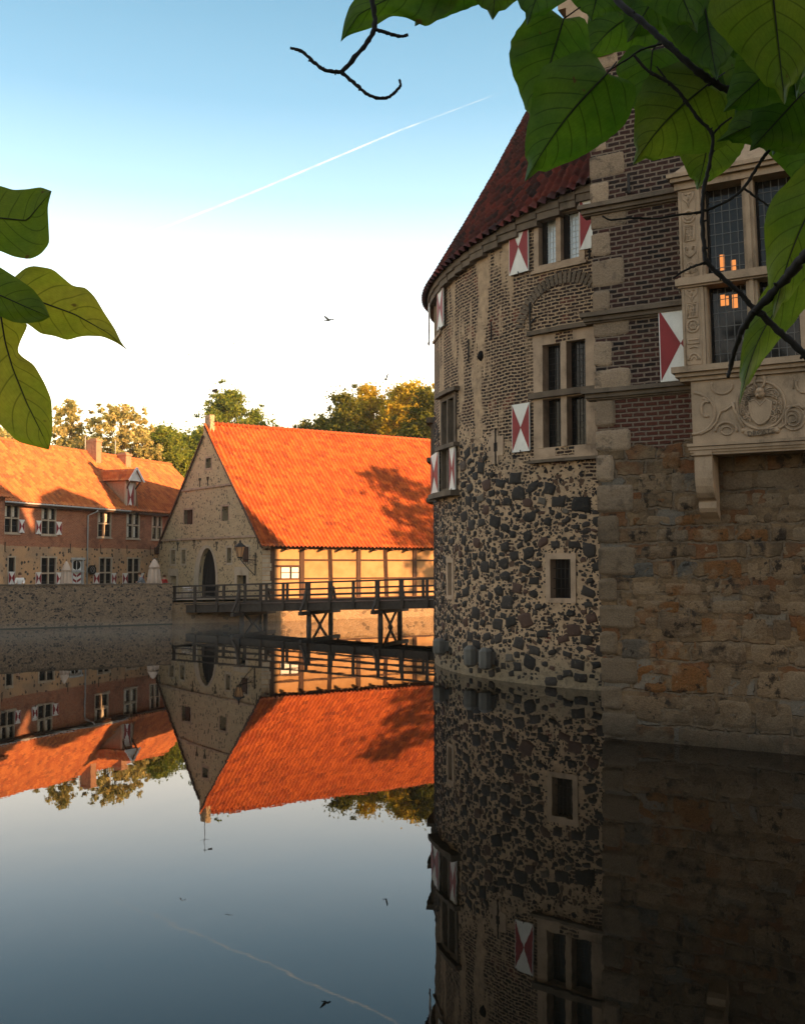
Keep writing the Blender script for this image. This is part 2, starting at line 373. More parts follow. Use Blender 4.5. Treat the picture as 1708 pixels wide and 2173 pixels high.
def wing_mat():
    t = NT('wing_masonry'); uv0 = t.uv(); x, y, z = t.sep(uv0)
    wn = t.vmath('SUBTRACT', t.noise(uv0, 1.1, 3, .6, True), (.5, .5, .5))
    uv = t.vmath('ADD', uv0, t.vmath('MULTIPLY', wn, (.34, .22, 0)))
    wn2 = t.vmath('SUBTRACT', t.noise(uv0, 6, 3, .6, True), (.5, .5, .5))
    uvj = t.vmath('ADD', uv, t.vmath('MULTIPLY', wn2, (.03, .025, 0)))
    uvb = t.vmath('ADD', uv0, t.vmath('MULTIPLY', wn2, (.05, .032, 0)))
    bk = t.n('ShaderNodeTexBrick', {'Vector': uvb, 'Color1': (.016, .012, .012), 'Color2': (.075, .030, .024), 'Mortar': (.20, .15, .115), 'Scale': 1.0,
         'Mortar Size': .024, 'Mortar Smooth': .5, 'Bias': -.15, 'Brick Width': .27, 'Row Height': .103}, offset=.5)
    red = t.math('MAXIMUM', t.ss(t.noise(uv0, .7, 2), .60, .70), t.ss(y, 7.3, 7.1))
    bkc = t.mix(t.math('MULTIPLY', red, t.math('MULTIPLY', .75, t.math('SUBTRACT', 1.0, bk.outputs['Fac']))), bk.outputs['Color'], (.11, .034, .022))
    # rubble blocks
    sb = t.n('ShaderNodeTexBrick', {'Vector': t.vmath('ADD', uv, t.vmath('MULTIPLY', wn2, (.16, .13, 0))), 'Color1': (0, 0, 0), 'Color2': (1, 1, 1), 'Mortar': (.5, .5, .5), 'Scale': 1.0,
         'Mortar Size': .035, 'Mortar Smooth': .6, 'Bias': 0.0, 'Brick Width': .62, 'Row Height': .34}, offset=.37)
    r = t.sep(sb.outputs['Color'])[0]; fac = sb.outputs['Fac']
    fine = t.noise(t.obj(), 26, 4, .7); med = t.noise(t.obj(), 3.2, 4, .65); big = t.noise(uv0, .55, 4, .6)
    bc = t.mix(t.ss(med, .3, .7), (.19, .125, .072), (.085, .058, .036))
    orm = t.math('MULTIPLY', t.math('MULTIPLY', t.ss(t.math('ADD', r, t.math('MULTIPLY', t.math('SUBTRACT', med, .5), .8)), .58, .78), t.ss(big, .40, .56)), t.math('SUBTRACT', 1.0, fac))
    bc = t.mix(t.math('MULTIPLY', orm, .85), bc, t.mix(t.noise(uv0, 5, 3), (.16, .055, .015), (.12, .055, .028)))
    bc = t.mix(t.math('MULTIPLY', t.ss(r, .2, .1), .65), bc, (.15, .14, .125))
    bc = t.mix(t.math('MULTIPLY', t.ss(t.noise(uv0, 1.7, 6, .75), .54, .64), .9), bc, (.018, .015, .014))
    bc = t.mix(t.math('MULTIPLY', fac, .55), bc, (.15, .115, .085))
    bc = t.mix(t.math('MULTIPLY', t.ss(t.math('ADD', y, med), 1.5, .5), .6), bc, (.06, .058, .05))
    bound = t.math('ADD', t.math('ADD', 5.75, t.math('MULTIPLY', t.noise(uv0, 1.2, 3), .8)), 0.0)
    up = t.ss(t.math('SUBTRACT', y, bound), -.05, .05)
    c = t.mix(up, bc, bkc)
    c = t.scale(c, t.math('ADD', .55, t.math('MULTIPLY', fine, .9)))
    h1 = t.math('ADD', t.math('MULTIPLY', t.math('SUBTRACT', 1.0, fac), .8), t.math('MULTIPLY', med, 1.1))
    h = t.n('ShaderNodeMix', {0: up, 2: h1, 3: t.math('SUBTRACT', 1.2, bk.outputs['Fac'])}, data_type='FLOAT').outputs[0]
    h = t.math('ADD', h, t.math('MULTIPLY', fine, .4))
    return t.finish(c, .9, t.bump(h, 1.0, .075), .2)
MT['wing'] = wing_mat()

def rubble_mat(name, c1, c2, spot, sc=5.0, spots=.55, mort=(.3,.25,.2)):
    t = NT(name); uv0 = t.uv()
    wn = t.vmath('SUBTRACT', t.noise(uv0, 3, 3, .6, True), (.5, .5, .5)); uv = t.vmath('ADD', uv0, t.vmath('MULTIPLY', wn, (.15, .15, 0)))
    v = t.vor(t.vmath('MULTIPLY', uv, (1, 1.3, 1)), sc); e = t.vor(t.vmath('MULTIPLY', uv, (1, 1.3, 1)), sc, 'DISTANCE_TO_EDGE').outputs['Distance']
    c = t.sep(v.outputs['Color']); fine = t.noise(t.obj(), 14, 4, .7); big = t.noise(uv0, .6, 4, .6)
    st = t.mix(c[0], c1, c2); st = t.mix(t.ss(c[1], 1-spots*.5, 1-spots*.5+.04), st, spot)
    col = t.mix(t.ss(e, .02, .09), mort, st)
    col = t.mix(t.math('MULTIPLY', t.ss(big, .5, .75), .5), col, mort)
    col = t.scale(col, t.math('ADD', .6, t.math('MULTIPLY', fine, .8)))
    return t.finish(col, .9, t.bump(t.math('ADD', t.ss(e, .0, .1), fine), .7, .04), .2)
MT['moat_wall'] = rubble_mat('terrace_rubble', (.27, .185, .12), (.12, .09, .07), (.05, .043, .04), 6.5, .45, (.28, .20, .135))
MT['quay'] = rubble_mat('quay_rubble', (.36, .24, .14), (.26, .17, .10), (.16, .11, .07), 3.2, .3, (.34, .24, .15))
MT['gable'] = rubble_mat('barn_sandstone', (.56, .42, .25), (.43, .32, .19), (.14, .115, .075), 6.5, .3, (.46, .36, .23))

def house_mat():
    t = NT('house_brick_and_plaster'); uv0 = t.uv(); x, y, z = t.sep(uv0)
    bk = t.n('ShaderNodeTexBrick', {'Vector': uv0, 'Color1': (.27, .085, .045), 'Color2': (.36, .13, .065), 'Mortar': (.38, .25, .16), 'Scale': 1.0,
         'Mortar Size': .010, 'Mortar Smooth': .3, 'Bias': 0.0, 'Brick Width': .26, 'Row Height': .085}, offset=.5)
    big = t.noise(uv0, .55, 4, .65); fine = t.noise(t.obj(), 12, 4, .7)
    bc = t.mix(t.math('MULTIPLY', t.ss(big, .46, .62), .65), bk.outputs['Color'], (.15, .065, .042))
    v = t.vor(t.vmath('ADD', uv0, t.vmath('MULTIPLY', t.noise(uv0, 4, 2, .5, True), (.12, .12, 0))), 3.8)
    c = t.sep(v.outputs['Color'])
    pl = t.mix(t.ss(t.noise(uv0, .8, 3), .4, .65), (.50, .30, .16), (.36, .24, .15))
    spot = t.math('MULTIPLY', t.ss(v.outputs['Distance'], .42, .30), t.ss(t.math('ADD', c[0], t.noise(uv0, .45, 3, .6)), 1.02, 1.06))
    pl = t.mix(spot, pl, (.07, .055, .045))
    bound = t.math('ADD', 4.72, t.math('MULTIPLY', t.noise(uv0, 1.0, 2), .25))
    up = t.ss(t.math('SUBTRACT', y, bound), -.04, .04)
    col = t.mix(up, pl, bc); col = t.scale(col, t.math('ADD', .62, t.math('MULTIPLY', fine, .75)))
    return t.finish(col, .9, t.bump(fine, .6, .03), .2)
MT['house'] = house_mat()
t = NT('ochre_infill'); o = t.obj(); f1 = t.noise(o, 1.2, 4, .6); f2 = t.noise(o, 30, 3)
MT['infill'] = t.finish(t.scale(t.mix(t.ss(f1, .35, .7), (.46, .265, .125), (.36, .20, .09)), t.math('ADD', .85, t.math('MULTIPLY', f2, .3))), .9, t.bump(f2, .3, .01), .2)

# water
t = NT('moat_water'); o = t.obj()
n1 = t.noise(t.vmath('MULTIPLY', o, (1.0, .55, 1)), 2.2, 3, .5); n2 = t.noise(o, .35, 2, .5)
hh = t.math('ADD', t.math('MULTIPLY', n1, .35), n2)
MT['water'] = t.finish((.0012, .0018, .0018), .012, t.bump(hh, .07, .03), .5, IOR=1.36)
MT['grass'] = simple('meadow_grass', (.05, .08, .02), .9, .4, .8, .4)
MT['gravel'] = simple('gravel', (.22, .17, .12), .9, .25, 2, .4)

def leaf_mat(name, c1, c2, tr=.5, big=.35):
    t = NT(name); o = t.obj(); r = t.n('ShaderNodeTexNoise', {'Vector': o, 'Scale': 1.6, 'Detail': 2.0}).outputs['Fac']
    c = t.mix(t.ss(r, .35, .65), c1, c2); g = t.n('ShaderNodeNewGeometry').outputs['Random Per Island']
    c = t.scale(c, t.math('ADD', .6, t.math('MULTIPLY', g, .8)))
    d = t.n('ShaderNodeBsdfDiffuse', {'Color': c}); tt = t.n('ShaderNodeBsdfTranslucent', {'Color': c})
    m = t.n('ShaderNodeMixShader', {0: tr, 1: d.outputs[0], 2: tt.outputs[0]}); t.t.links.new(m.outputs[0], t.out.inputs[0]); return t.mat
MT['leaf_green'] = leaf_mat('summer_foliage', (.16, .22, .035), (.30, .31, .05))
MT['leaf_gold'] = leaf_mat('golden_foliage', (.40, .33, .03), (.62, .43, .05))
MT['leaf_dark'] = leaf_mat('dark_foliage', (.09, .11, .02), (.20, .18, .03))
MT['leaf_shade'] = leaf_mat('shade_tree_foliage', (.03, .05, .012), (.05, .07, .015), .3)
MT['leaf_pale'] = leaf_mat('pale_foliage', (.42, .40, .14), (.62, .50, .20))
# near leaves with veins
def veins(t):
    x, y, z = t.sep(t.uv()); ax = t.math('ABSOLUTE', x)
    mid = t.ss(ax, .045, .012)
    q = t.math('MULTIPLY', t.math('SUBTRACT', y, t.math('MULTIPLY', t.math('POWER', ax, 1.15), .26)), 7.5)
    q = t.math('ADD', q, t.math('MULTIPLY', t.math('SIGN', x), .18)); f = t.math('ABSOLUTE', t.math('SUBTRACT', t.math('FRACT', q), .5))
    lat = t.math('MULTIPLY', t.ss(f, .07, .015), t.ss(ax, 1.0, .7)); lat = t.math('MULTIPLY', lat, .75)
    q2 = t.math('ABSOLUTE', t.math('SUBTRACT', t.math('FRACT', t.math('MULTIPLY', t.math('ADD', ax, t.math('MULTIPLY', y, .6)), 13.0)), .5))
    return t.math('MAXIMUM', mid, t.math('MAXIMUM', lat, t.math('MULTIPLY', t.ss(q2, .10, .02), .22)))
def bigleaf_mat(name, g1, g2):
    t = NT(name); o = t.obj(); vn = veins(t)
    n1 = t.noise(o, 9, 4, .6); n2 = t.noise(o, 120, 3, .6)
    c = t.mix(t.ss(n1, .3, .7), g1, g2); c = t.scale(c, t.math('ADD', .75, t.math('MULTIPLY', n2, .5)))
    c = t.mix(t.math('MULTIPLY', vn, .78), c, (g1[0]*.25, g1[1]*.25, g1[2]*.2))
    sp = t.ss(t.noise(o, 22, 3), .70, .73); c = t.mix(t.math('MULTIPLY', sp, .8), c, (.11, .05, .015)); c = t.mix(t.math('MULTIPLY', t.ss(t.noise(o, 5, 3), .58, .75), .5), c, (.20, .20, .02))
    d = t.n('ShaderNodeBsdfPrincipled', {'Base Color': t.scale(c, .8), 'Roughness': .5, 'Specular IOR Level': .25, 'Normal': t.bump(vn, .3, .002)})
    tt = t.n('ShaderNodeBsdfTranslucent', {'Color': c})
    m = t.n('ShaderNodeMixShader', {0: .62, 1: d.outputs[0], 2: tt.outputs[0]}); t.t.links.new(m.outputs[0], t.out.inputs[0]); return t.mat
MT['big_leaf'] = bigleaf_mat('broad_leaf', (.045, .125, .007), (.095, .19, .011))
MT['big_leaf_lit'] = bigleaf_mat('backlit_broad_leaf', (.30, .36, .02), (.46, .42, .03))  # backlight from the bright sky is put into this lighter leaf colour
MT['big_leaf_warm'] = bigleaf_mat('broad_leaf_yellowing', (.10, .18, .012), (.17, .24, .016))

def field_stone_mat():
    t = NT('field_stones'); o = t.obj(); r = t.n('ShaderNodeNewGeometry').outputs['Random Per Island']; n1 = t.noise(o, 7, 4, .7); n2 = t.noise(o, 45, 3, .6)
    w = t.white(t.comb(r, r, 0.0))
    c = t.mix(r, (.006, .0055, .0055), (.030, .025, .023)); c = t.mix(t.ss(w, .86, .88), c, (.060, .030, .022)); c = t.mix(t.ss(w, .965, .97), c, (.09, .075, .06))
    c = t.scale(c, t.math('ADD', .35, t.math('MULTIPLY', n1, 1.3)))
    c = t.mix(t.math('MULTIPLY', t.ss(n1, .60, .70), .35), c, (.22, .17, .11))
    return t.finish(c, .72, t.bump(t.math('ADD', n1, t.math('MULTIPLY', n2, .3)), .8, .03), .3)
MT['field_stone'] = field_stone_mat()
def block_mat():
    t = NT('rough_sandstone_blocks'); o = t.obj(); uv = t.uv(); r = t.n('ShaderNodeNewGeometry').outputs['Random Per Island']; w = t.white(t.comb(r, r, 0.0)); w2 = t.white(t.comb(r, 3.0, 1.0))
    n1 = t.noise(o, 3.0, 5, .7); n2 = t.noise(o, 28, 4, .7); n3 = t.noise(o, 1.1, 4, .6)
    c = t.mix(w, (.215, .145, .088), (.105, .070, .044)); c = t.mix(t.ss(w2, .68, .74), c, t.mix(n1, (.19, .070, .018), (.12, .070, .032))); c = t.mix(t.ss(w2, .07, .04), c, (.085, .08, .072))
    c = t.mix(t.math('MULTIPLY', t.ss(n1, .545, .62), .9), c, (.016, .012, .010))
    c = t.mix(t.math('MULTIPLY', t.ss(n3, .47, .58), .8), c, (.21, .15, .098))
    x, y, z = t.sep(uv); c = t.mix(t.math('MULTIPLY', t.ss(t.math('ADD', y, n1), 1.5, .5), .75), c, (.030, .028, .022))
    c = t.scale(c, t.math('ADD', .2, t.math('MULTIPLY', n2, 1.5)))
    return t.finish(c, .9, t.bump(t.math('ADD', n1, t.math('MULTIPLY', n2, .6)), 1.0, .07), .2)
MT['blocks'] = block_mat()

def quoin_mat():
    t = NT('weathered_quoins'); o = t.obj(); uv = t.uv(); r = t.n('ShaderNodeNewGeometry').outputs['Random Per Island']; w = t.white(t.comb(r, r, 0.0))
    n1 = t.noise(o, 2.6, 5, .7); n2 = t.noise(o, 30, 4, .75); x, y, z = t.sep(uv)
    c = t.mix(w, (.38, .275, .19), (.25, .18, .125)); c = t.mix(t.math('MULTIPLY', t.ss(n1, .52, .66), .75), c, (.075, .058, .045))
    c = t.mix(t.math('MULTIPLY', t.ss(t.math('ADD', y, t.math('MULTIPLY', n1, 3.0)), 7.5, 5.5), .72), c, (.09, .068, .046))
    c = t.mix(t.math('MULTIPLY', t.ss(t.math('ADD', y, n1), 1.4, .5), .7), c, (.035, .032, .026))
    c = t.scale(c, t.math('ADD', .3, t.math('MULTIPLY', n2, 1.3)))
    return t.finish(c, .9, t.bump(t.math('ADD', n1, t.math('MULTIPLY', n2, .6)), 1.0, .05), .2)
MT['quoin'] = quoin_mat()
# ---------------------------------------------------------------- frames of the place
Z1 = lambda x, y: (x/3.494, 760.5 + y/3.494)
Z2 = lambda x, y: (325.9 + x/2.734, 814.8 + y/2.734)
Z3 = lambda x, y: (869.1 + x/3.494, 217.3 + y/3.494)
Z4 = lambda x, y: (869.1 + x/2.668, 706.1 + y/2.668)
Z5 = lambda x, y: (1249.3 + x/3.726, 271.6 + y/3.726)
Z6 = lambda x, y: (1249.3 + x/3.726, 760.5 + y/3.726)
Z9 = lambda x, y: (325.9 + x/5.241, 1113.5 + y/5.241)
Z10 = lambda x, y: (597.5 + x/4.838, 1113.5 + y/4.838)
def rect(F, Z, x0, y0, x1, y1, w=0.0):
    xm, ym = (x0+x1)/2, (y0+y1)/2
    return (F.q(*Z(x0, ym), w)[0], F.q(*Z(x1, ym), w)[0], F.q(*Z(xm, y1), w)[1], F.q(*Z(xm, y0), w)[1])
A = gp(555, 1318.5); GZ = 1.25
W0 = gp(0, 1335.7); W1 = gp(365, 1324.6)
FG = Flat(A, (math.sin(R_(38)), -math.cos(R_(38))))
FS = Flat(A, (math.sin(R_(58.5)), math.cos(R_(58.5))))
H0 = at(345, 1195, 78); FH = Flat(H0, (math.sin(R_(24)), math.cos(R_(24))))
FWt = Flat(W1, (W1 - W0).normalized())          # terrace wall, u<0 to the left
FT = Round((11.2, 37.0), 10.0)
P0 = gp(1282, 1566); FB = Flat(P0, (math.sin(R_(60.5)), -math.cos(R_(60.5))), .013, .004)

# ---------------------------------------------------------------- ground and water
b = MB(); b.face([(-900,-900,0),(900,-900,0),(900,900,0),(-900,900,0)])
struct(b.build('moat_water', MT['water']), 'still dark moat water mirroring the sky and buildings')
B2 = A + FS.U*60; L0 = W0 - FWt.U*60
b = MB(); inner = [L0, W1 , A, B2]
pts = [Vector((p.x, p.y, GZ)) for p in inner]
pts = [p + Vector((-.15, .3, 0)) for p in pts]
b.face(pts + [Vector((1500, pts[-1].y+700, GZ)), Vector((1500, 5000, GZ)), Vector((-3000, 5000, GZ)), Vector((-3000, pts[0].y-900, GZ))])
struct(b.build('ground', MT['grass']), 'meadow and yard ground beyond the moat')
Fw = Flat((0, 0), (1, 0))
b = MB(); b.box(Fw, -60, 60, -1, 1.9, -3, 60)    # bank the camera stands on (w is towards -y)
struct(b.build('near_bank', MT['grass']), 'grassy moat bank on the near side')
b = MB(); t0 = FWt.P(-14, 1.45, -.3); t1 = FWt.P(-.3, 1.45, -.3)
b.face([t0, t1, A + FG.U*-.2 + Vector((0,0,1.45)), FG.P(-15.8, 1.45), FH.P(.5, 1.45, .0), FH.P(-19, 1.45, .0)])
struct(b.build('terrace', MT['gravel']), 'gravel cafe terrace behind the moat wall')

# moat walls
root = thing('moat_wall', FWt.P(-10, 0), 'long rough rubble retaining wall of the terrace rising out of the moat on the left', 'wall')
b = MB(); wall(b, FWt, -45, 0, -.6, 2.45, (), 0); top = 2.45
b.face([FWt.P(-45,2.45,0),FWt.P(0,2.45,0),FWt.P(0,2.45,-.5),FWt.P(-45,2.45,-.5)],[(-45,0),(0,0),(0,.5),(-45,.5)])
b.face([FWt.P(0,2.45,-.5),FWt.P(-45,2.45,-.5),FWt.P(-45,1,-.5),FWt.P(0,1,-.5)][::1],[(0,2.4),(-45,2.4),(-45,1),(0,1)])
b.face([FWt.P(0,-.6,0),FWt.P(0,-.6,-5),FWt.P(0,2.45,-5),FWt.P(0,2.45,0)],[(0,-.6),(5,-.6),(5,2.45),(0,2.45)])
b.face([FWt.P(0,2.45,-.5),FWt.P(0,2.45,-5),FWt.P(-.5,2.45,-5),FWt.P(-.5,2.45,-.5)],[(0,0),(4.5,0),(4.5,.5),(0,.5)])
b.face([FWt.P(-.5,1,-.5),FWt.P(-.5,1,-5),FWt.P(-.5,2.45,-5),FWt.P(-.5,2.45,-.5)][::-1],[(0,1),(4.5,1),(4.5,2.45),(0,2.45)])
b.build('wall', MT['moat_wall'], root)
b = MB(); rng = random.Random(5); u = -40.0
while u < -.3:
    l = rng.uniform(.3, .8); h = rng.uniform(.02, .09); l = min(l, -.02-u)
    b.box(FWt, u+.01, u+l-.01, 2.44, 2.46+h, -.52, .03+rng.uniform(-.02,.03)); u += l
b.build('coping', MT['stone_dark'], root)
b = MB(); b.box(FWt, -45, .02, -.3, .05, -.1, .03, n=30); b.build('waterline', MT['moss'], root)
root = thing('quay_wall', A, 'sunlit rubble quay wall under the timber-framed barn', 'wall')
b = MB(); FQ = Flat(W1, (A - W1).normalized()); lq = (A.xy - W1.xy).length
wall(b, FQ, 0, lq, -.6, GZ, (), -.3); b.box(FQ, 0, lq, GZ, GZ+.05, -1, -.28)
Fq2 = Flat(A, FS.U); wall(b, Fq2, -.1, 60, -.6, GZ, (), .28); b.box(Fq2, -.1, 60, GZ, GZ+.06, -.1, .34)
b.box(Fq2, -.1, 60, -.3, .13, .2, .33, n=20)
b.build('wall', MT['quay'], root)

# ---------------------------------------------------------------- shared builders for windows and shutters
def shutter(F, r, w, parent, flip=0, th=.045, name='shutter', white='white', red='red'):
    u0, u1, z0, z1 = r; b = MB(); b.box(F, u0, u1, z0, z1, w, w+th, 0); c = F.P((u0+u1)/2, (z0+z1)/2, w+th+.004)
    e = .02; q = [F.P(u0+e, z0+e, w+th+.004), F.P(u1-e, z0+e, w+th+.004), F.P(u1-e, z1-e, w+th+.004), F.P(u0+e, z1-e, w+th+.004)]
    b.face([q[3], q[0], c], None, 1); b.face([q[1], q[2], c], None, 1)
    b.bar(F.P(u0+(u1-u0)*.5, z0-.06, w+th), F.P(u0+(u1-u0)*.5, z0+.05, w+th+.03), .025, .025, 2)
    return b.build(name, [MT[white], MT[red], MT['iron']], parent)
def lattice(b, F, u0, u1, z0, z1, w, nu, nz, t=.008, m=1):
    for i in range(1, nu):
        u = u0 + (u1-u0)*i/nu; b.box(F, u-t, u+t, z0, z1, w, w+.012, m)
    for i in range(1, nz):
        z = z0 + (z1-z0)*i/nz; b.box(F, u0, u1, z-t, z+t, w+.001, w+.013, m)
def cross_window(F, r, parent, frame='stone_pale', fw=.09, rec=.12, mull=.07, tr=.5, nu=2, two=True, sill=True, curtain=0, glass='glass', sash='timber', mullion=True, lead='lead', grid=(2, 3), lintel=False, proud=.02, name='window', label=None, sash_w=.035):
    """stone or painted cross frame; panes are children. r is the outer frame."""
    u0, u1, z0, z1 = r; b = MB()
    b.box(F, u0-fw, u0+.01, z0, z1, -rec-.05, proud); b.box(F, u1-.01, u1+fw, z0, z1, -rec-.05, proud)
    b.box(F, u0-fw-.02, u1+fw+.02, z1-.01, z1+fw, -rec-.05, proud+.006); b.box(F, u0-fw, u1+fw, z0-fw*.8, z0+.01, -rec-.05, proud+.003)
    uc = (u0+u1)/2; zt = z0 + (z1-z0)*tr
    if mullion: b.box(F, uc-mull/2, uc+mull/2, z0, z1, -rec-.05, proud-.012)
    if tr: b.box(F, u0, u1, zt-mull/2, zt+mull/2, -rec-.05, proud-.006)
    o = b.build(name, MT[frame], parent, label)
    us = [(u0, uc-mull/2), (uc+mull/2, u1)] if mullion else [(u0, u1)]
    zs = [(z0, zt-mull/2, 0), (zt+mull/2, z1, 1)] if tr else [(z0, z1, 1)]
    for (a, c) in us:
        for (d, e, top) in zs:
            b = MB(); b.box(F, a, c, d, e, -rec-.03, -rec, 0)
            s = sash_w
            for (p, q_, g, h) in ((a, a+s, d, e), (c-s, c, d, e), (a+s, c-s, d, d+s), (a+s, c-s, e-s, e)):
                b.box(F, p, q_, g, h, -rec+.001, -rec+.03, 2)
            lattice(b, F, a+s, c-s, d+s, e-s, -rec+.002, grid[0], grid[1], .006, 1)
            b.build('pane', [MT[glass], MT[lead], MT[sash]], o)
            if curtain and (top or curtain > 1):
                b = MB(); k = .45 if curtain != 3 else .6; 
                b.box(F, a+s+.01, a+s+(c-a)*k, d+s+.01, e-s-.01, -rec+.004, -rec+.008, 0); b.build('curtain', MT['curtain'], o)
    if sill:
        b = MB(); b.box(F, u0-fw-.07, u1+fw+.07, z0-fw*.8-.09, z0-fw*.8, -rec, proud+.06); b.build('sill', MT[frame], o)
    return o

# ---------------------------------------------------------------- brick house on the left
house = thing('long_house', FH.P(-6, 1.45), 'long two storey brick house with orange tiled roof standing behind the terrace on the left', 'house')
hw = {}
up = [(33,1090,135,1290),(310,1110,410,1303),(728,1140,820,1322),(940,1152,1030,1332),(1128,1170,1198,1340)]
lo = [(305,1480,412,1690),(738,1487,825,1695),(946,1490,1032,1698)]
U_ = [rect(FH, Z1, *r) for r in up]; L_ = [rect(FH, Z1, *r) for r in lo]
L_ = [(a, c, 1.95, 4.12) for a, c, _, _ in L_]
sng = rect(FH, Z1, 62, 1478, 108, 1572); sng = (sng[0], sng[1], 2.98, 4.12)
L4 = (FH.q(*Z1(1134,1560))[0], FH.q(*Z1(1200,1560))[0], 1.95, 4.1)
dr = rect(FH, Z1, 540, 1483, 612, 1690); dr = (dr[0], dr[1], 1.46, 4.0)
uL = FH.q(*Z1(-60,1250))[0] - 3; uR = 7.0
HE = 7.70
b = MB(); wall(b, FH, uL, uR, 1.2, HE, [u for u in U_] + L_ + [sng, L4, dr], 0, .25)
wall(b, Flat(FH.P(uR,0), FH.n*-1), 0, 10, 1.2, HE, ()); 
b.build('wall', MT['house'], house)
for i, r in enumerate(U_): cross_window(FH, r, house, curtain=(1 if i != 3 else 2), grid=(1, 2), fw=.07, tr=.53, sash_w=.05, mull=.09)
for i, r in enumerate(L_ + [L4]): cross_window(FH, r, house, curtain=0, grid=(1, 2), fw=.09, tr=.52, sill=False, sash_w=.045, mull=.09)
cross_window(FH, sng, house, mullion=False, tr=0, grid=(1, 1), fw=.09, sill=False)
for (x0, y0, x1, y1) in ((-8,1192,33,1290),(139,1196,182,1293),(265,1203,306,1303),(414,1212,458,1308),
        (265,1585,305,1678),(417,1588,460,1680),(693,1590,736,1676),(828,1592,861,1676),(909,1592,948,1676),(1034,1592,1068,1674),(62,1582,108,1676)):
    r = rect(FH, Z1, x0, y0, x1, y1, .05); shutter(FH, r, .03, house)
# door
dm = (dr[0]+dr[1])/2; b = MB(); b.box(FH, dr[0]-.12, dr[0]+.01, 1.46, 4.0, -.2, .02); b.box(FH, dr[1]-.01, dr[1]+.12, 1.46, 4.0, -.2, .02)
b.box(FH, dr[0]-.2, dr[1]+.2, 3.99, 4.15, -.2, .06); b.box(FH, dr[0]-.15, dr[1]+.15, 3.12, 3.24, -.2, .05)
fr = b.build('door_frame', MT['zinc'], house)
b = MB(); b.box(FH, dr[0]+.02, dr[1]-.02, 1.47, 3.1, -.16, -.1, 0)
wd = dr[1]-dr[0]-.1; 
for k in range(4):   # chevrons, red on white
    for sgn in (-1, 1):
        zc = 1.6 + k*.38; h = .17
        x0_, x1_ = dm, dm + sgn*wd/2
        p = [FH.P(x0_, zc, -.096), FH.P(x1_, zc+.22, -.096), FH.P(x1_, zc+.22+h, -.096), FH.P(x0_, zc+h, -.096)]
        b.face(p if sgn > 0 else p[::-1], None, 1)
b.bar(FH.P(dm, 1.5, -.09), FH.P(dm, 3.08, -.09), .04, .03, 0)
d_ = b.build('door', [MT['white'], MT['red']], house)
b = MB(); b.box(FH, dr[0], dr[1], 3.24, 4.0, -.17, -.14); b.build('fanlight', MT['glass'], house)
b = MB()   # oval tracery around the fanlight
zc, rz, ru = 3.62, .33, (dr[1]-dr[0])/2-.07; N_ = 24
for k in range(N_):
    a0, a1 = 2*math.pi*k/N_, 2*math.pi*(k+1)/N_
    f = lambda a, s: (dm + math.cos(a)*ru*s, zc + math.sin(a)*rz*s)
    o0, o1 = f(a0, 1), f(a1, 1)
    cl = lambda p: (min(max(dm+(p[0]-dm)*3, dr[0]), dr[1]), min(max(zc+(p[1]-zc)*3, 3.25), 3.99))
    q0, q1 = cl(o0), cl(o1)
    b.face([FH.P(*o0, -.12), FH.P(*q0, -.12), FH.P(*q1, -.12), FH.P(*o1, -.12)])
b.box(FH, dm-.03, dm+.03, 3.25, 3.99, -.12, -.10); b.build('tracery', MT['white'], house)
# roof
def hs(s, t, u0=uL-.3, u1=uR+.4, w0=.45, z0=HE-.02, w1=-4.9, z1=None):
    z1 = z1 or HRZ
    p = FH.P(u0 + (u1-u0)*s, z0 + (z1-z0)*t, w0 + (w1-w0)*t); n = (FH.n*(z1-z0) + Vector((0,0,w0-w1))).normalized(); return p, n
HRZ = FH.q(200, 962, -4.9)[1]
print('house ridge z', HRZ, FH.q(0, 935.6, -4.9), FH.q(398, 988.5, -4.9))
L = uR-uL+.7; b = MB(); tiled(b, hs, L, 6.8, .30, .38, .07, .045, seed=3); rf = b.build('roof', MT['tile_far'], house)
b = MB()
b.face([FH.P(uL-.3, HRZ-.05, -4.9), FH.P(uR+.4, HRZ-.05, -4.9), FH.P(uR+.4, HE, -10), FH.P(uL-.3, HE, -10)][::-1]); b.build('back_roof', MT['tile_far'], house)
b = MB(); b.face([FH.P(uR, HE, 0), FH.P(uR, HE, -10), FH.P(uR, HRZ-.1, -4.9)]); b.build('gable_wall', MT['house'], house)
b = MB(); b.tube([FH.P(uL-.3, HRZ+.02, -4.9), FH.P(uR+.4, HRZ+.02, -4.9)], .13, 8)
rng = random.Random(2)
for k in range(int(L/.4)): b.tube([FH.P(uL-.3+k*.4, HRZ+.03, -4.9), FH.P(uL-.3+k*.4+.08, HRZ+.03, -4.9)], .155, 8)
b.build('ridge_tiles', MT['tile_far'], rf)
b = MB(); dxa = FH.q(*Z1(930,1100), 0)[0]; dxb = FH.q(*Z1(1003,1100), 0)[0]
for (a, c) in ((uL-.3, dxa), (dxb, uR+.4)):
    b.box(FH, a, c, HE-.22, HE-.04, .0, .42, n=1)
b.build('eave_board', MT['timber'], house)
b = MB(); zg = HE-.06
b.tube([FH.P(uL, zg, .5), FH.P(dxa, zg, .5)], .06, 6); dpu = FH.q(*Z1(650,1400), .1)[0]
b.tube([FH.P(dpu+.6, zg, .5), FH.P(dpu+.5, zg-.2, .45), FH.P(dpu, zg-.5, .1), FH.P(dpu, 1.5, .1)], .05, 6)
b.build('downpipe', MT['zinc'], house)
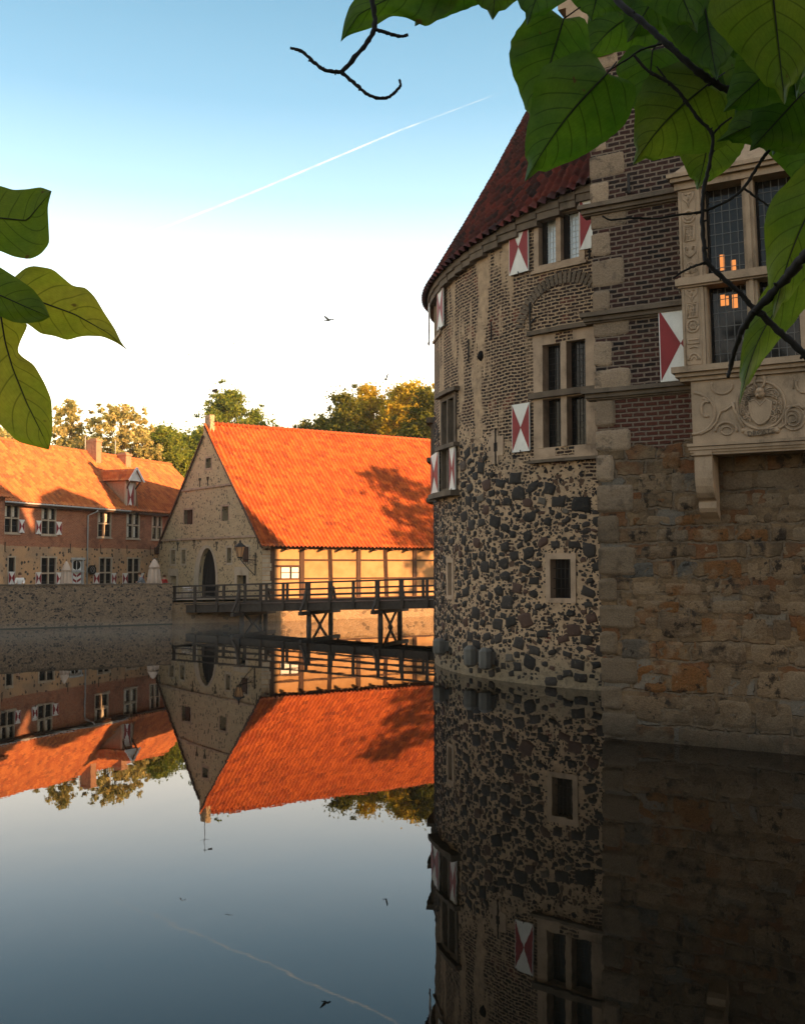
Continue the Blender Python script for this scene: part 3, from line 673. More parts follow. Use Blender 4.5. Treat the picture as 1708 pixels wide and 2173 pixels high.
# ties of wrought iron on the facade
b = MB()
for x in (35, 520, 745, 940, 1113):
    u = FH.q(*Z1(x,1420))[0]; b = MB(); b.bar(FH.P(u, 4.5, .03), FH.P(u, 5.1, .03), .03, .04); b.bar(FH.P(u, 4.5, .03), FH.P(u+.12, 4.45, .03), .03, .03); b.build('wall_anchor', MT['iron'], house)
# loading dormer
D0, D1 = dxa, dxb
dztop = FH.q(*Z1(1000, 912), .02)[1]; dzb = HE-.02; apz = FH.q(*Z1(1025, 818), .55)[1]; dc = (D0+D1)/2; ov = .55
def roofw(z): return .45 + (-4.9-.45)*(z-HE+.02)/(HRZ-HE+.02)
b = MB(); th = .16
b.box(FH, D0, D0+th, dzb-.1, dztop, -.1, .06); b.box(FH, D1-th, D1, dzb-.1, dztop, -.1, .06)
b.box(FH, D0, D1, dztop-.14, dztop, -.1, .055); dm_ = b.build('dormer', MT['stone_pale'], house)
b = MB()
for uu, fl in ((D0+.01, 0), (D1-.01, 1)):
    pts = [FH.P(uu, dzb-.1, .0), FH.P(uu, dztop, .0), FH.P(uu, dztop, roofw(dztop)-.1), FH.P(uu, dzb, roofw(dzb)-.1)]
    b.face(pts if fl else pts[::-1], [(0,dzb),(0,dztop),(3,dztop),(1,dzb)])
b.build('dormer_cheek', MT['chimney_brick'], dm_)
shutter(FH, (D0+th, D1-th, dzb-.05, dztop-.14), -.05, dm_, name='dormer_shutter')
hwid = (D1-D0)/2 + .28; zl = dztop - .02
for sg in (-1, 1):
    def ds(s, t, sg=sg):
        uu = dc + sg*hwid*(1-t); z = zl + (apz-zl)*t
        w = ov + (roofw(z)-.2-ov)*s if sg < 0 else ov + (roofw(z)-.2-ov)*(1-s)
        n = (FH.U*sg*(apz-zl) + Vector((0,0,hwid))).normalized(); return FH.P(uu, z, w), n
    b = MB(); tiled(b, ds, 3.2, 1.5, .26, .36, .03, .03, seed=9); b.build('dormer_roof', MT['tile_far'], dm_)
b = MB(); b.prism([FH.P(dc-hwid+.1, zl, ov-.1), FH.P(dc+hwid-.1, zl, ov-.1), FH.P(dc, apz-.08, ov-.1)], FH.n*.05)
for sg in (-1, 1):
    b.bar(FH.P(dc+sg*hwid*1.04, zl-.04, ov+.02), FH.P(dc, apz+.05, ov+.02), .06, .16)
b.build('dormer_gable_board', MT['white'], dm_)
b = MB()
for sg, uu in ((-1, D0+.08), (1, D1-.08)): b.bar(FH.P(uu, dztop-.6, .05), FH.P(uu+sg*.12, dztop-.02, ov-.1), .09, .09)
b.build('bracket', MT['timber'], dm_)
# chimneys with flashing
for (x0, x1, yt, lab) in ((683, 722, 605, 'taller'), (905, 945, 640, 'shorter')):
    u0 = FH.q(*Z1(x0, 740), -4.3)[0]; u1 = FH.q(*Z1(x1, 740), -4.3)[0]; zt = FH.q(*Z1(700, yt), -4.3)[1] - (.35 if x0 > 800 else 0)
    b = MB(); b.box(FH, u0, u1, HRZ-1.3, zt-.15, -4.9, -3.9); b.box(FH, u0-.06, u1+.06, zt-.15, zt, -4.96, -3.84)
    b.box(FH, u0+.1, u1-.1, zt, zt+.12, -4.75, -4.05)
    c = b.build('chimney', MT['chimney_brick'], rf); b = MB()
    zf = HE + (HRZ-HE)*(4.35/5.35)
    b.box(FH, u0-.12, u1+.12, zf-.45, zf-.15, -4.0, -3.72); b.build('flashing', MT['zinc'], c) if False else b.build('flashing', MT['zinc'], rf)
    b = MB(); b.tube([FH.P(u0-.12, HRZ, -4.9), FH.P(u0-.12, zt+.3+(.8 if x0 > 800 else 0), -4.9)], .035, 5); b.build('vent_pipe', MT['zinc'], rf)

# side wing at the far left, lit by the sun
uq = FH.q(9, 1150, 3.0)[0]
side = thing('side_wing', FH.P(uq-3, 1.45), 'sunlit end of a house wing with orange roof at the very left edge', 'house')
FK = Flat(FH.P(uq, 0, 0), FH.n)      # wing wall runs towards the moat, seen from its right
b = MB(); FK2 = Flat(FH.P(uq, 0, 3.0), FH.U*-1)
wall(b, Flat(FH.P(uq-6,0,3.0), FH.U), 0, 6, 1.2, HE, ()); wall(b, Flat(FH.P(uq,0,3.0), FH.n*-1), 0, 3, 1.2, HE, ())
b.build('wall', MT['house'], side)
def ws(s, t):
    # roof plane facing the moat, hip cut down to the valley
    za = HE-.02; zb = HRZ+.3; u1 = (uq+.35) - 4.6*t; u0 = uq-8
    p = FH.P(u0+(u1-u0)*s, za+(zb-za)*t, 3.45+(-2.2-3.45)*t); n = (FH.n*(zb-za)+Vector((0,0,5.6))).normalized(); return p, n
b = MB(); tiled(b, ws, 8, 7, .26, .36, .035, .035, seed=13)
def ws2(s, t):
    za = HE-.02; zb = HRZ+.3; wa = 3.45+(-2.2-3.45)*t; wb = -4.9*t
    u = (uq+.35) - 4.6*t
    p = FH.P(u, za+(zb-za)*t, wa+(wb-.6-wa)*s); n = (FH.U*(zb-za)+Vector((0,0,4.6))).normalized(); return p, n
tiled(b, ws2, 4, 7, .26, .36, .035, .035, seed=14)
b.build('roof', MT['tile_far'], side)

# ---------------------------------------------------------------- barn
barn = thing('barn', A + FG.U*-8 + Vector((0,0,GZ)), 'steep roofed stone barn with arched gateway and timber framed side wall beyond the bridge', 'barn')
uLg = -15.9; uAp, zAp = -7.95, 13.81; BE = 4.86
def gtop(u):
    if u < uAp: return 5.2 + (zAp-.1-5.2)*(u-uLg)/(uAp-uLg)
    return 4.95 + (zAp-.1-4.95)*(0-u)/(0-uAp)
arc = rect(FG, Z2, 262, 952, 362, 1285); acu = (arc[0]+arc[1])/2; ah = arc[3]; hw_ = (arc[1]-arc[0])/2; spr = ah - hw_*1.75
def arctop(u, h=hw_, base=spr, top=ah, c=acu):
    x = min(1.0, abs((u-c)/h)); return base + (top-base)*math.sqrt(max(0.0, 1-x**2.0))
G = dict(top=rect(FG,Z2,303,430,334,488), mid1=rect(FG,Z2,178,730,227,814), mid2=rect(FG,Z2,398,710,434,794),
  s1=rect(FG,Z2,101,964,126,1045), s2=rect(FG,Z2,163,962,186,1043), s3=rect(FG,Z2,426,950,451,1038), s4=rect(FG,Z2,514,945,552,1032),
  d1=rect(FG,Z2,97,1114,131,1178), d2=rect(FG,Z2,484,1110,538,1160))
G['d1'] = (G['d1'][0], G['d1'][1], 1.3, G['d1'][3]); G['d2'] = (G['d2'][0], G['d2'][1], 2.2, G['d2'][3])
b = MB(); ops = [v for v in G.values()] + [(arc[0], arc[1], lambda u: 1.2, arctop)]
wall(b, FG, uLg, 0, 1.1, gtop, ops, 0, .45, .4)
b.box(FG, uAp-.55, uAp+.5, zAp-1.4, zAp-.0, -.35, .012); b.box(FG, uAp-.35, uAp+.45, zAp, zAp+.55, -.35, .012)
b.build('gable_wall', MT['gable'], barn)
b = MB()   # arch surround
N_ = 22; ro = rect(FG, Z2, 236, 935, 374, 1285); ow = (ro[1]-ro[0])/2; oc = (ro[0]+ro[1])/2
for k in range(N_):
    a0, a1 = math.pi*k/N_, math.pi*(k+1)/N_
    I = lambda a: (acu - math.cos(a)*hw_, spr + math.sin(a)*(ah-spr)); O_ = lambda a: (oc - math.cos(a)*ow, spr + math.sin(a)*(ro[3]-spr))
    p = [FG.P(*O_(a0), .03), FG.P(*I(a0), .03), FG.P(*I(a1), .03), FG.P(*O_(a1), .03)]
    b.prism(p, FG.n*.1, 0)
b.box(FG, ro[0], arc[0], 1.2, spr, -.07, .03); b.box(FG, arc[1], ro[1], 1.2, spr, -.07, .03)
b.build('gateway_surround', MT['stone_pale'], barn)
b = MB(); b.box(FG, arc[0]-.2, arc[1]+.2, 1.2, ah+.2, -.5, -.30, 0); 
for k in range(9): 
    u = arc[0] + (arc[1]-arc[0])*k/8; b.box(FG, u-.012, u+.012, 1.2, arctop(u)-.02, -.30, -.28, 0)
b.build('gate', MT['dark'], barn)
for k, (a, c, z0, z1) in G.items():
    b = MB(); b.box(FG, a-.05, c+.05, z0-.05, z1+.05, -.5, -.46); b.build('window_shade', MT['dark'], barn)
    fw = .14 if k not in ('d1', 'd2') else .36; b = MB(); tt = .14 if k not in ('d1', 'd2') else .55
    b.box(FG, a-fw, a, z0-(.0 if 'd' in k else .14), z1, -.3, .015); b.box(FG, c, c+fw, z0-(.0 if 'd' in k else .14), z1, -.3, .015)
    b.box(FG, a-fw, c+fw, z1, z1+tt, -.3, .02)
    if 'd' not in k: b.box(FG, a, c, z0-.14, z0, -.3, .015)
    b.build('window_frame', MT['stone_pale' if z1 < 6 else 'stone'], barn)
# open dark shutters of the middle windows
b = MB(); m1 = G['mid1']; b.box(FG, m1[0]+.02, m1[0]+.75, m1[2], m1[3], -.28, -.22); b.build('window_leaf', MT['timber'], barn)
b = MB(); m2 = G['s4']; b.box(FG, m2[0]+.3, m2[1]+.02, m2[2], m2[3], .03, .09); b.build('window_leaf', MT['timber'], barn)
# string courses
for zz in (5.54, 9.17):
    b = MB()
    ul = uLg + (zz-5.2)/(zAp-.1-5.2)*(uAp-uLg) if zz > 5.2 else uLg; ur = (zz-4.95)/(zAp-.1-4.95)*uAp
    b.box(FG, ul+.05, ur-.05, zz-.08, zz+.06, 0, .1); b.build('string_course', MT['stone'], barn)
b = MB(); 
def anchor(x, y, F=FG, Z=Z2, up=.35):
    u, z = F.q(*Z(x, y)); b.bar(F.P(u, z-.38, .03), F.P(u, z+.2, .03), .04, .05)
    for s_ in (-1, 1): b.tube([F.P(u, z+.15, .03), F.P(u+s_*.09, z+.28, .03), F.P(u+s_*.17, z+.2, .03), F.P(u+s_*.15, z+.08, .03)], .02, 4)
for p in ((48,935),(142,940),(237,928),(368,938),(475,935),(608,925),(270,568),(316,560)): b = MB(); anchor(*p); b.build('wall_anchor', MT['iron'], barn)
# stone corner pier at the right and side wall
FSn = FS
qx = rect(FS, Z2, 622, 950, 684, 1170)
b = MB(); rng = random.Random(4); z = GZ
while z < BE-.05:
    h = rng.uniform(.22, .34); u = 0.0
    while u < qx[1]-.02:
        l = min(rng.uniform(.3, .7), qx[1]-u); b.box(FS, u+.02, u+l-.02, z+.02, min(z+h, BE)-.02, -.2, .03+rng.uniform(0,.03)); u += l
    z += h
b.build('corner_pier', MT['stone_pale'], barn)
b = MB(); wall(b, FS, 0, 32, 1.1, BE, (), -.02); b.build('plaster_infill', MT['infill'], barn)
posts = [FS.q(*Z2(x, 1000))[0] for x in (690, 862, 1030, 1190, 1350, 1515)]; dp = posts[-1]-posts[-2]
posts += [posts[-1]+dp*k for k in range(1, 6)]
zr1 = 3.97; zr2 = FS.q(*Z2(950, 1129))[1]
for k, u in enumerate(posts):
    b = MB(); tl = .12 if k in (2, 4) else (.0)
    b.box(FS, u-.16, u+.15, 1.3, BE-.02, -.05, .05) if not tl else b.bar(FS.P(u+.03, 1.3, .0), FS.P(u-tl, BE-.02, .0), .3, .12)
    b.build('timber_post', MT['timber'], barn)
b = MB(); winL = rect(FS, Z2, 738, 1062, 856, 1150)
b.box(FS, qx[1], 32, zr1-.06, zr1+.05, -.04, .04); b.box(FS, posts[0], posts[1], zr2-.05, zr2+.04, -.04, .04)
b.box(FS, posts[1], 32, zr2-.05, zr2+.05, -.04, .042); b.box(FS, qx[1], 32, 1.28, 1.46, -.04, .06); b.box(FS, qx[1], 32, BE-.18, BE, -.04, .043)
b.box(FS, posts[0], posts[1], winL[3], winL[3]+.12, -.04, .046)
b.build('timber_rail', MT['timber'], barn)
# window in the first bay
a, c, z0, z1 = winL; z0 = zr2+.04
b = MB(); b.box(FS, a, c, z0, z1, -.02, .005); wn_ = b.build('window', MT['dark'], barn)
for k, (s0, s1) in enumerate(((.02, .42), (.52, .86))):
    u0 = a+(c-a)*s0; u1 = a+(c-a)*s1; b = MB(); b.box(FS, u0, u1, z0, z1-.03, .006, .05); b.box(FS, u0, u1, (z0+z1)/2-.03, (z0+z1)/2+.02, .05, .07, 1)
    b.build('window_leaf', [MT['white'], MT['timber']], wn_)
# roof
A3 = FG.P(uAp, zAp-.05, 0)
def bs(s, t):
    u = -.25 + 33*s; e = FS.P(u, BE-.12, .5); r = A3 + FS.U*u
    d = (r-e); n = FS.U.cross(d).normalized(); sag = -.10*math.sin(math.pi*t)*1.0 + .05*math.sin(u*.35)*math.sin(math.pi*t)
    flare = .12*(1-t)**6
    return e + d*t + n*(sag+flare), n
Lr = (A3 - FS.P(0, BE-.12, .5)).length
b = MB(); tiled(b, bs, 33, Lr, .30, .36, .085, .05, seed=6); broof = b.build('roof', MT['tile'], barn)
b = MB(); lb = FG.P(uLg-.35, 5.0, 0)
pts = [lb, A3, A3+FS.U*33, lb+FS.U*33]; off = Vector((0,0,-.12))
b.face(pts[::-1]); b.face([p+off for p in pts]); b.face([lb, lb+off, A3+off, A3]); b.face([lb+off, lb, lb+FS.U*33, lb+FS.U*33+off])
b.build('back_roof', MT['tile'], barn)
b = MB(); e0 = FG.P(uLg-.35, 4.6, .12); b.bar(e0, FG.P(uAp-.4, zAp-.9, .12), .1, .14); b.box(FG, uLg-.55, uLg+.15, 4.45, 5.0, -1.5, .1)
e1 = bs(0, 0)[0]; b.bar(e1-Vector((0,0,.1)), A3-Vector((0,0,.2))+FS.U*-.2, .1, .1)
b.build('verge_board', MT['timber'], barn)
b = MB(); b.tube([A3+Vector((0,0,.02))+FS.U*.3, A3+FS.U*33+Vector((0,0,.02))], .15, 8)
for k in range(80): b.tube([A3+FS.U*(.3+k*.4)+Vector((0,0,.03)), A3+FS.U*(.38+k*.4)+Vector((0,0,.03))], .18, 8)
b.build('ridge_tiles', MT['tile'], broof)
b = MB()
for k in range(24): b = MB(); p = FS.P(.3+k*1.33, BE-.2, .0); b.bar(p, p+FS.n*.45, .14, .12); b.build('rafter_tail', MT['timber'], barn)
b = MB(); r0 = FS.P(32, 0); b.face([FG.P(uLg,1.2)+FS.U*32, r0+Vector((0,0,1.2)), r0+Vector((0,0,BE)), A3+FS.U*32, FG.P(uLg,5.0)+FS.U*32][::-1])
b.face([FG.P(uLg,1.2), FG.P(uLg,1.2)+FS.U*32, FG.P(uLg,5.1)+FS.U*32, FG.P(uLg,5.1)][::-1]); b.build('back_wall', MT['gable'], barn)
# weather vane
b = MB(); v0 = FG.P(uAp, zAp+.5, -.15); b.tube([v0, v0+Vector((0,0,2.2))], [.03,.015], 5)
for k, an in enumerate((0, 1.57)): 
    d = Vector((math.cos(an), math.sin(an), 0))*.35; b.tube([v0+Vector((0,0,1.35))-d, v0+Vector((0,0,1.35))+d], .012, 4)
b.tube([v0+Vector((-.1,0,1.9)), v0+Vector((.55,-.1,1.9))], .014, 4)
b.prism([v0+Vector(p) for p in ((.2,0,1.75),(.55,-.05,1.72),(.6,-.05,1.98),(.2,0,1.93))], Vector((0,.01,0)))
b.build('weather_vane', MT['iron'], barn)
# ---------------------------------------------------------------- timber bridge
Lb = Vector((-14.4, 62.2, 0)); T2 = Vector((-1.3, 56.6, 0)); FR = Flat(Lb, (T2 - Lb)); BW = 3.1
class Sl:    # follows the gentle rise of the deck
    def __init__(s, F): s.F = F
    def P(s, u, z, w=0.0): return s.F.P(u, z + .62 + .034*min(u, 30), w)
SR = Sl(FR); BL = 24.0
bridge = thing('footbridge', FR.P(8, 0, -BW/2), 'dark weathered timber footbridge on trestles crossing the moat from terrace to castle', 'bridge')
b = MB(); n_ = 12
for w in (-.12, -BW+.12): b.box(SR, 0, BL, 0, .42, w-.1, w+.1, n=1)
for w in (-1.1, -2.0): b.box(SR, 0, BL, .1, .36, w-.08, w+.08)
b.build('main_beam', MT['bridge_wood'], bridge)
b = MB(); k = 0.0; rng = random.Random(8)
while k < BL: b.box(SR, k+.008, k+.21, .42, .47+rng.uniform(0,.01), -BW-.02, .0); k += .22
b.build('deck', MT['bridge_wood'], bridge)
near_x = [370.5, 413.6, 460.5, 507, 553, 601, 650, 699, 749.5, 802.5, 853, 906]
us = [FR.q(x, 1262, .06)[0] for x in near_x]; us += [us[-1] + 1.45*k for k in range(1, 5)]
for side_w, lab in ((.05, 'near'), (-BW-.05, 'far')):
    for u in us:
        b = MB(); b.box(SR, u-.075, u+.075, .02, 1.62, side_w-.07, side_w+.07); b.build('rail_post', MT['bridge_wood'], bridge)
    b = MB(); b.box(SR, -.05, BL, 1.60, 1.70, side_w-.1, side_w+.1); b.build('handrail', MT['bridge_wood'], bridge)
    for z in (1.25, .91, .57):
        b = MB(); b.box(SR, 0, BL, z-.04, z+.04, side_w-.035, side_w+.035); b.build('rail', MT['bridge_wood'], bridge)
tu = [FR.q(x, 1300, 0)[0] for x in (510, 653, 805)]; tu.append(tu[-1] + (tu[-1]-tu[-2]))
for u in tu:
    b = MB()
    for w in (-.15, -BW+.15):
        p = SR.P(u, -.3, w); b.lathe((p.x, p.y, 0), [(.17,-1.5),(.17,.0),(.15,.1),(.14,p.z+.32)], 10)
    tr_ = b.build('trestle', MT['bridge_wood'], bridge)
    b = MB(); z_ = SR.P(u, 0, 0).z
    b.bar(FR.P(u, z_-.14, .95), FR.P(u, z_-.14, -BW-.95), .22, .22); b.build('cross_beam', MT['bridge_wood'], tr_)
    b = MB(); b.bar(FR.P(u+.12, z_-.1, -.3), FR.P(u+.12, -1.2, -BW+.2), .10, .13); b.bar(FR.P(u-.12, z_-.1, -BW+.3), FR.P(u-.12, -1.2, -.2), .10, .13)
    b.build('cross_brace', MT['bridge_wood'], tr_)
    for sg, w in ((1, .05), (-1, -BW-.05)):
        b = MB(); b.bar(FR.P(u, z_+.0, w+sg*.85), FR.P(u, z_+.55, w+sg*.42), .13, .13); b.bar(FR.P(u, z_+.55, w+sg*.42), FR.P(u, z_+1.35, w+sg*.09), .13, .13)
        b.build('raking_strut', MT['bridge_wood'], tr_)

# ---------------------------------------------------------------- round castle tower
tower = thing('round_castle', (11.2, 37.0, 0), 'round moated castle ring of field stones and brick with dark red conical roof', 'castle')
Zu = lambda x, y: (901.7 + x/11.43, 570.3 + y/11.43)
def eave_z(u):
    th = u / FT.r; return min(16.2 - 2.5*max(math.cos(th), .0), 14.95)
wT = rect(FT, Z3, 960, 862, 1262, 1170); wT = (wT[0], wT[1], FT.q(*Z3(1018,1200))[1], FT.q(*Z3(1018,850))[1])
wM = rect(FT, Z4, 757, 60, 1003, 640); wM = (wM[0], wM[1], FT.q(*Z4(795,650))[1], FT.q(*Z4(795,62))[1])
wP = rect(FT, Z4, 190, 350, 258, 880); wP = (wP[0], wP[1], FT.q(*Z4(225,880))[1], FT.q(*Z4(225,375))[1])
wB = rect(FT, Z4, 797, 1280, 915, 1506); wS = rect(FT, Z4, 219, 1300, 242, 1490)
wU = rect(FT, Zu, 245, 640, 375, 1560)
print('tower wins', wT, wM, wP, wB, wS, wU)
b = MB(); top = lambda u: eave_z(u) + .1
wall(b, FT, -8, 12, -.8, top, [wT, wM, wP, wB, wS, wU], 0, .42, .25)
wall(b, FT, 12, 2*math.pi*10-8, -.8, 15, (), 0, .42, 1.2)
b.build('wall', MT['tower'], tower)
b = MB(); rng = random.Random(9); u = -14.0
while u < 14:
    l = rng.uniform(.5, 1.0); z1_ = eave_z(u+l/2); b.box(FT, u+.01, u+l-.01, z1_-.42, z1_+.02, -.1, .20+rng.uniform(-.01,.015), n=2); b.box(FT, u+.01, u+l-.01, z1_-.2, z1_+.02, .1, .25, n=2); u += l
b.build('cornice', MT['stone_dark'], tower)
def cone(s, t):
    u = -20 + 40*s; th = math.pi + u/FT.r; r0, r1 = 10.36, 5.6; z0_ = eave_z(u)-.02; z1_ = 22.3
    r = r0 + (r1-r0)*t; z = z0_ + (z1_-z0_)*t - .25*math.sin(math.pi*t)
    d = Vector((math.cos(th), math.sin(th), 0)); n = (d*(z1_-z0_) + Vector((0,0,r0-r1))).normalized()
    return FT.c + d*r + Vector((0,0,z)), n
b = MB(); tiled(b, cone, 40, 8.9, .32, .38, .095, .08, sub=6, seed=21)
vs = []
b.build('roof', MT['tile_dark'], tower)
b = MB()
for k in range(24):
    u = 20 + 22.9*k/24; u2 = 20 + 22.9*(k+1)/24
    a = [FT.P(u, 14.9, .45), FT.P(u2, 14.9, .45), FT.c+(FT.P(u2,0)-FT.c)*.56+Vector((0,0,22.3)), FT.c+(FT.P(u,0)-FT.c)*.56+Vector((0,0,22.3))]; b.face(a)
b.build('back_roof', MT['tile_dark'], tower)
b = MB(); b.lathe((11.2,37,0), [(5.6,20),(5.6,22.3)], 40); b.build('roof_core', MT['tile_dark'], tower)
# lightning wire bits on the roof edge
# field stones set in the mortar
b = MB(); rng = random.Random(12); placed = []; grid_ = {}
avoid = [(w[0]-f, w[1]+f, w[2]-g, w[3]+g) for w, f, g in ((wM,.55,.6),(wP,.35,.4),(wB,.3,.3),(wS,.22,.22))]
al0 = rect(FT, Z4, 450, 552, 533, 742); avoid.append((al0[0]-.1, al0[1]+.1, al0[2]-.1, al0[3]+.1))
def sbound(u): return 9.3 - .43*min(max(u, 0), 11) + noise.noise(Vector((u*.9, 3.1, 0)))*1.0 + noise.noise(Vector((u*3, 7.1, 0)))*.3
def stone(u, z, a, c_, d):
    n = 8; ph = rng.uniform(0, 6); sq = rng.uniform(.2, .9); jit = [rng.uniform(.76, 1.16) for _ in range(n)]; vs = []; fs = []; rot = rng.uniform(-.35, .35)
    for (f, h) in ((1.0, -.3), (.93, .45), (.72, .85), (.38, 1.0)):
        for k in range(n):
            t = 2*math.pi*k/n; r = jit[k]*(1 + sq*abs(math.sin(2*t))*.5)*f; x = a*r*math.cos(t); y = c_*r*math.sin(t)
            vs.append(FT.P(u + x*math.cos(rot)-y*math.sin(rot), z + x*math.sin(rot)+y*math.cos(rot), d*h*(1+rng.uniform(-.15,.15))))
    for i in range(3):
        for k in range(n): p = i*n+k; q = i*n+(k+1) % n; fs.append([p, q, q+n, p+n])
    fs.append([3*n+k for k in range(n)]); b.add(vs, fs, 0, True)
for (lo_, hi_, tries, gap) in ((.19,.26,420,.05),(.14,.22,2400,.035),(.075,.13,8000,.022),(.04,.07,12000,.014)):
    for _ in range(tries):
        u = rng.uniform(-3, 10.8); z = rng.uniform(.15, 10.2); r = rng.uniform(lo_, hi_)
        if z > sbound(u) or (lo_ > .2 and u < 3.2): continue
        dens_ = noise.noise(Vector((u*.55, z*.55, 9)))
        if z > 7.0 and rng.random() < .35: continue
        if dens_ < -.28 and rng.random() < .75: continue
        if z < 1.6 and rng.random() < .7 - z*.3: continue
        a = r*rng.uniform(.95, 1.25); c_ = r*rng.uniform(.62, .95)
        if u < 4: a *= .8; c_ *= .8
        if any(q[0]-a*.8 < u < q[1]+a*.8 and q[2]-c_*.8 < z < q[3]+c_*.8 for q in avoid): continue
        ci, cj = int(u//.7), int(z//.7); ok = True
        for i in (-1, 0, 1):
            for j in (-1, 0, 1):
                for (x, y, aa, cc) in grid_.get((ci+i, cj+j), ()):
                    if ((u-x)/(a+aa+gap))**2 + ((z-y)/(c_+cc+gap))**2 < .98: ok = False; break
        if not ok: continue
        grid_.setdefault((ci, cj), []).append((u, z, a, c_)); stone(u, z, a, c_, rng.uniform(.22, .36)*min(r, .13))
b.build('field_stones', MT['field_stone'], tower)
# unseen turret added beyond the ring to shade the left house
b = MB(); tc_ = (14.6, 49.4, 0); b.lathe(tc_, [(3.4,-.8),(3.4,17.6)], 32); b.build('shade_turret', MT['tower'], tower)
b = MB(); b.lathe(tc_, [(3.65,17.5),(2.9,18.6),(.02,19.9)], 32); b.build('shade_turret_roof', MT['tile_dark'], tower)
# windows
cross_window(FT, wT, tower, frame='stone', fw=.17, rec=.22, mull=.17, tr=0, glass='glass_bright', lead='lead_white', grid=(5, 8), sill=True, label='pair of lattice windows right under the tower eaves with a bright sky reflection put into the pane colour', sash_w=.03, sash='dark', proud=.05)
b = MB(); b.box(FT, wT[0]-.55, wT[1]+.6, wT[3]+.17, wT[3]+.5, -.1, .04, n=8); b.build('lintel', MT['stone'], tower)
b = MB()
for a_, c_ in ((wT[0]+.0, wT[0]+.16), ((wT[0]+wT[1])/2+.08, (wT[0]+wT[1])/2+.26)):
    b.box(FT, a_, c_, wT[2], wT[3], -.23, -.15)
b.build('window_leaf', MT['dark'], tower)
s1 = rect(FT, Z3, 752, 885, 893, 1250); shutter(FT, (s1[0], s1[1], FT.q(*Z3(822,1268))[1], FT.q(*Z3(822,878))[1]), .05, tower)
s2 = rect(FT, Z3, 1268, 690, 1400, 1100); shutter(FT, (s2[0], s2[0]+(s1[1]-s1[0]), FT.q(*Z3(1310,1090))[1], FT.q(*Z3(1310,700))[1]), .05, tower)
mo = cross_window(FT, wM, tower, frame='stone', lead='iron', fw=.34, rec=.3, mull=.20, tr=.50, grid=(5, 8), sill=True, label='large stone cross window under a relieving brick arch', sash='dark', sash_w=.03, proud=.05)
b = MB(); b.box(FT, wM[0]-.5, wM[1]+.4, wM[3]+.33, wM[3]+.46, -.1, .17, n=6); zt_ = (wM[2]+wM[3])/2
b.build('hood_mould', MT['stone_dark'], mo); b = MB(); b.box(FT, wM[0]-.45, wM[1]+.4, zt_-.06, zt_+.12, .05, .18, n=6); b.build('transom_mould', MT['stone_dark'], mo)
b = MB(); b.box(FT, wM[0]-.5, wM[1]+.5, wM[2]-.45, wM[2]-.36, -.1, .2, n=6); b.build('drip_sill', MT['stone_dark'], mo)
s3 = rect(FT, Z4, 591, 400, 690, 670); shutter(FT, (s3[0], s3[1], FT.q(*Z4(640,674))[1], FT.q(*Z4(640,403))[1]), .05, tower)
# brick relieving arch
b = MB(); ac_u = (wM[0]+wM[1])/2; half = (wM[1]-wM[0])/2 + .75; zb_ = wM[3]+.62; rise = 1.15
Rr = (half**2 + rise**2)/(2*rise); zc_ = zb_ + rise - Rr; a_m = math.asin(min(1, half/Rr)); n_ = 30
for k in range(n_):
    a0 = -a_m + 2*a_m*(k+.16)/n_; a1 = -a_m + 2*a_m*(k+.84)/n_
    p = [(ac_u+math.sin(a)*r, zc_+math.cos(a)*r) for a, r in ((a0,Rr),(a1,Rr),(a1,Rr+.34),(a0,Rr+.34))]
    if p[1][0] > 10.4: continue
    q = [FT.P(x, z, .04) for x, z in p]; b.prism(q, Vector((q[0].x-FT.c.x, q[0].y-FT.c.y, 0)).normalized()*.08)
b.build('brick_arch', MT['stone_dark'], tower)
# wall ties
for (x, y, l, Z) in ((898,1490,.85,Z3),(612,1625,.6,Z3),(445,1755,.75,Z3),(1337,1080,.3,Z3)):
    b = MB(); u, z = FT.q(*Z(x, y)); b.bar(FT.P(u, z-l, .05), FT.P(u, z, .05), .05, .04); b.bar(FT.P(u, z-l*.75, .05), FT.P(u+.25, z-l*.55, .05), .035, .035) if l > .8 else None; b.build('wall_anchor', MT['iron'], tower)
# left cross window with hood
po = cross_window(FT, wP, tower, lead='iron', frame='stone_dark', fw=.16, rec=.2, mull=.14, tr=.46, grid=(4, 5), sill=False, sash='dark', proud=.06, label='narrowly seen cross window with dark hood at the left of the tower')
b = MB(); b.box(FT, wP[0]-.4, wP[1]+.4, wP[3]+.16, wP[3]+.30, -.1, .22, n=6); zt_ = wP[2]+(wP[3]-wP[2])*.46
b.build('hood_mould', MT['stone_dark'], po); b = MB(); b.box(FT, wP[0]-.35, wP[1]+.35, zt_-.06, zt_+.08, 0, .22, n=6); b.build('transom_mould', MT['stone_dark'], po); b = MB(); b.box(FT, wP[0]-1.1, wP[1]+.35, wP[2]-.3, wP[2]-.12, -.1, .34, n=8); b.build('drip_sill', MT['stone_dark'], po)
s4 = rect(FT, Z4, 146, 668, 186, 892); s5 = rect(FT, Z4, 242, 630, 274, 850)
shutter(FT, (s4[0]-.1, s4[1], wP[2]-.1, zt_-.05), .12, tower); shutter(FT, (s5[0], s5[1], wP[2]-.1, zt_-.05), .08, tower)
